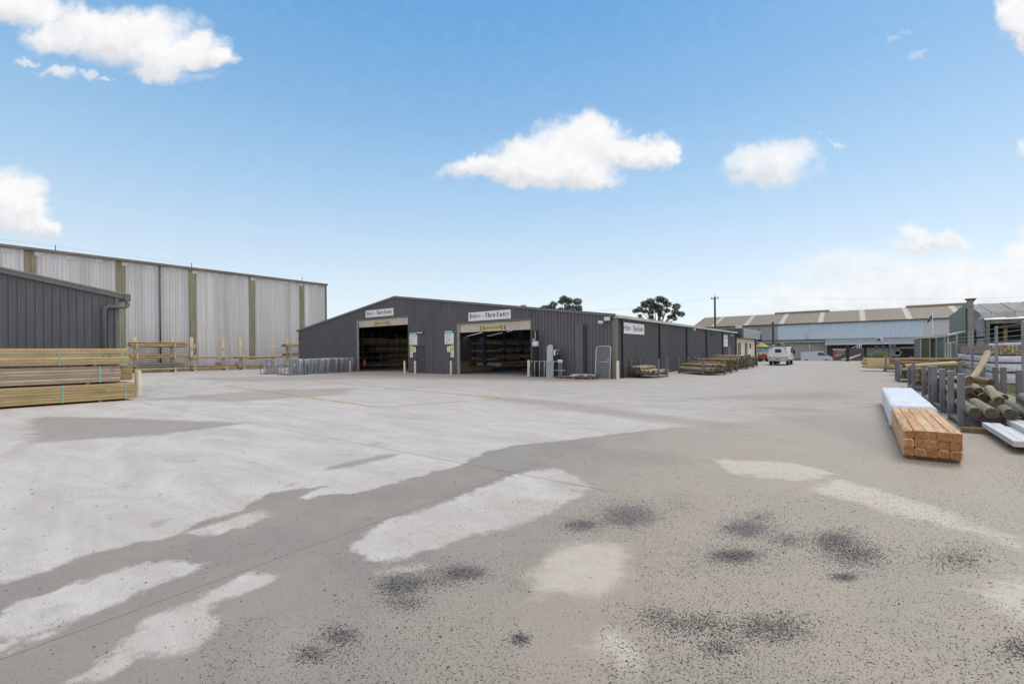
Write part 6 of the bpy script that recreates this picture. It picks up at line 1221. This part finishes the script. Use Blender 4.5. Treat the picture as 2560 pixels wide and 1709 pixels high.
gs_ = thing('green_store', 'low green metal store with cream gutters beside the yard exit', 'store', (xa, ya+2, 0)); mb = MB(); sheet(mb, (0, ya, 0), (1, 0, 0), (0, -1, 0), x0, xa+4, (lambda s_: 0), (lambda s_: 2.52), (), .3, .025); mb.poly([(x0, ya, 0), (x0, ya+6, 0), (x0, ya+6, 2.5), (x0, ya, 2.5)]); mb.build('wall', MT['greenclad'], gs_); mb = MB(); mb.box(x0-.1, xa+4, ya-.2, ya+6, 2.52, 2.68); mb.build('roof', MT['beige'], gs_)
mb = MB(); mb.box(x0+.62, x0+.69, ya-.1, ya-.03, 0, 2.5); mb.box(x0-.03, x0+.03, ya-.08, ya-.03, 0, 2.5); mb.build('downpipe', MT['cream'], gs_)
yb0 = PX(2373, 832, xa)[0]; le = thing('green_lean_to', 'green lean-to with a cream gutter between the low store and the gabled shed', 'lean-to', (xa+.8, (yb0+ya)/2, 0)); mb = MB(); sheet(mb, (xa, 0, 0), (0, 1, 0), (-1, 0, 0), yb0, ya-.25, (lambda s_: 0), (lambda s_: 2.6), (), .3, .025); mb.poly([(xa, yb0, 0), (RXc-.2, yb0, 0), (RXc-.2, yb0, 3.0), (xa, yb0, 2.6)]); mb.build('wall', MT['greenclad'], le); mb = MB(); mb.prism([(xa-.15, 2.62), (RXc-.1, 3.1), (RXc-.1, 3.02), (xa-.15, 2.54)], yb0-.1, ya-.22, 'y'); mb.box(xa-.25, xa-.12, yb0-.1, ya-.22, 2.52, 2.75); mb.build('gutter', MT['beige'], le); mb = MB(); mb.box(xa-.11, xa-.04, yb0-.02, yb0+.06, 0, 2.6); mb.build('downpipe', MT['cream'], le)

# ------------------------------------------------------------------ mesh fence and wrapped stock behind it
FPx = [(16.46, 26.78), (16.27, 20.99), (15.64, 11.45), (15.65, 7.35), (15.53, 1.92), (15.27, -2.96), (15.1, -7.6)]
fn = thing('mesh_fence', 'galvanised mesh fence with strand wires along the right of the yard', 'fence', (15.6, 6, 0))
for (x, y) in FPx: mb = MB(); mb.lathe([(.048, 0), (.048, 2.4), (.05, 2.41), (.03, 2.44)], x, y, 0, 12); mb.build('post', MT['galv_dark'], fn)
segs_ = [(2, 3), (3, 4), (4, 5), (5, 6)]
for (i, j) in segs_: mb = MB(); (xa_, ya_), (xb_, yb_2) = FPx[i], FPx[j]; mb.poly([(xa_, ya_, .05), (xb_, yb_2, .05), (xb_, yb_2, 1.78), (xa_, ya_, 1.78)]); mb.build('mesh_panel', MT['mesh_fine'], fn)
for z in (1.8, 1.98, 2.16, 2.36):
    mb = MB(); mb.tube([(x, y, z) for x, y in FPx], .006, 5); mb.build('strand_wire', MT['galv'], fn)
for i, ((ax_, ay_), (bx2, by2), lab) in enumerate((((16.28, 20.8), (15.98, 16.3), 'far leaf of the rounded mesh gate in the fence'), ((15.97, 16.1), (15.66, 11.65), 'near leaf of the rounded mesh gate in the fence'))):
    L_ = math.hypot(bx2-ax_, by2-ay_); o = thing('mesh_gate', lab, 'gate', (ax_, ay_, 0), math.atan2(by2-ay_, bx2-ax_), 'mesh gate leaves'); pts = [(x, 0, .06+z) for x, z in rrect(L_, 1.86, .3)]; mb = MB(); mb.tube(pts, .025, 8, closed=True); mb.tube([(0, 0, .9), (L_, 0, .9)], .018, 6); mb.build('frame', MT['galv'], o, True); mb = MB(); mb.poly([(p_[0], .004, p_[2]) for p_ in pts]); mb.build('mesh_infill', MT['mesh_fine'], o, True)
wg = 'white wrapped packs behind the mesh fence'
for (x0, x1, y0, y1, z0, z1, lab) in ((15.85, 17.3, 4.5, 13, .02, .44, 'lowest white wrapped pack behind the mesh fence'), (15.83, 17.3, 4.45, 13.2, .54, .86, 'middle white wrapped pack behind the mesh fence'), (15.86, 17.25, 4.5, 13.1, .95, 1.2, 'upper white wrapped pack directly under the tan timber behind the fence'), (17.0, 18.3, 4.4, 12, 1.28, 1.80, 'highest white wrapped pack to the right of the tan timber'), (17.5, 19.2, 4.2, 12.5, .02, .55, 'low white wrapped pack at the right behind the fence'), (17.5, 19.2, 4.25, 12.5, .66, 1.2, 'middle white wrapped pack at the right behind the fence')):
    o = thing('wrapped_pack', lab, 'wrapped pack', ((x0+x1)/2, (y0+y1)/2, z0), 0, wg); hx, hy = (x1-x0)/2, (y1-y0)/2; wrapped('wrap', -hx, hx, -hy, hy, .0, z1-z0, o, int(z0*100)+int(x0), .02, 26)
    for y in (-hy*.8, 0, hy*.8): mb = MB(); mb.box(-hx*.9, hx*.9, y-.045, y+.045, -.09, 0); mb.build('bearer', MT['palletw'], o, True)
tp = timber_pack('timber_pack', 'tan timber pack with yellow painted ends on top of the wrapped packs', 15.9, 16.85, 4.9, 12.2, 1.27, 1.70, 6, 8, ((.48,.33,.20), (.44,.30,.18), (.50,.36,.22)), (), None)
mb = MB()
for r_ in range(6):
    for c_ in range(8):
        if random.random() < .5: mb.box(15.9+c_*.119+.02, 15.9+c_*.119+.1, 4.885, 4.9, 1.27+r_*.0717+.012, 1.27+r_*.0717+.06)
mb.build('painted_end', MT['lime'] if 0 else mat('yellow_end_paint', (.62,.50,.12), .7, 0, .3), tp)
bpy.context.view_layer.update()
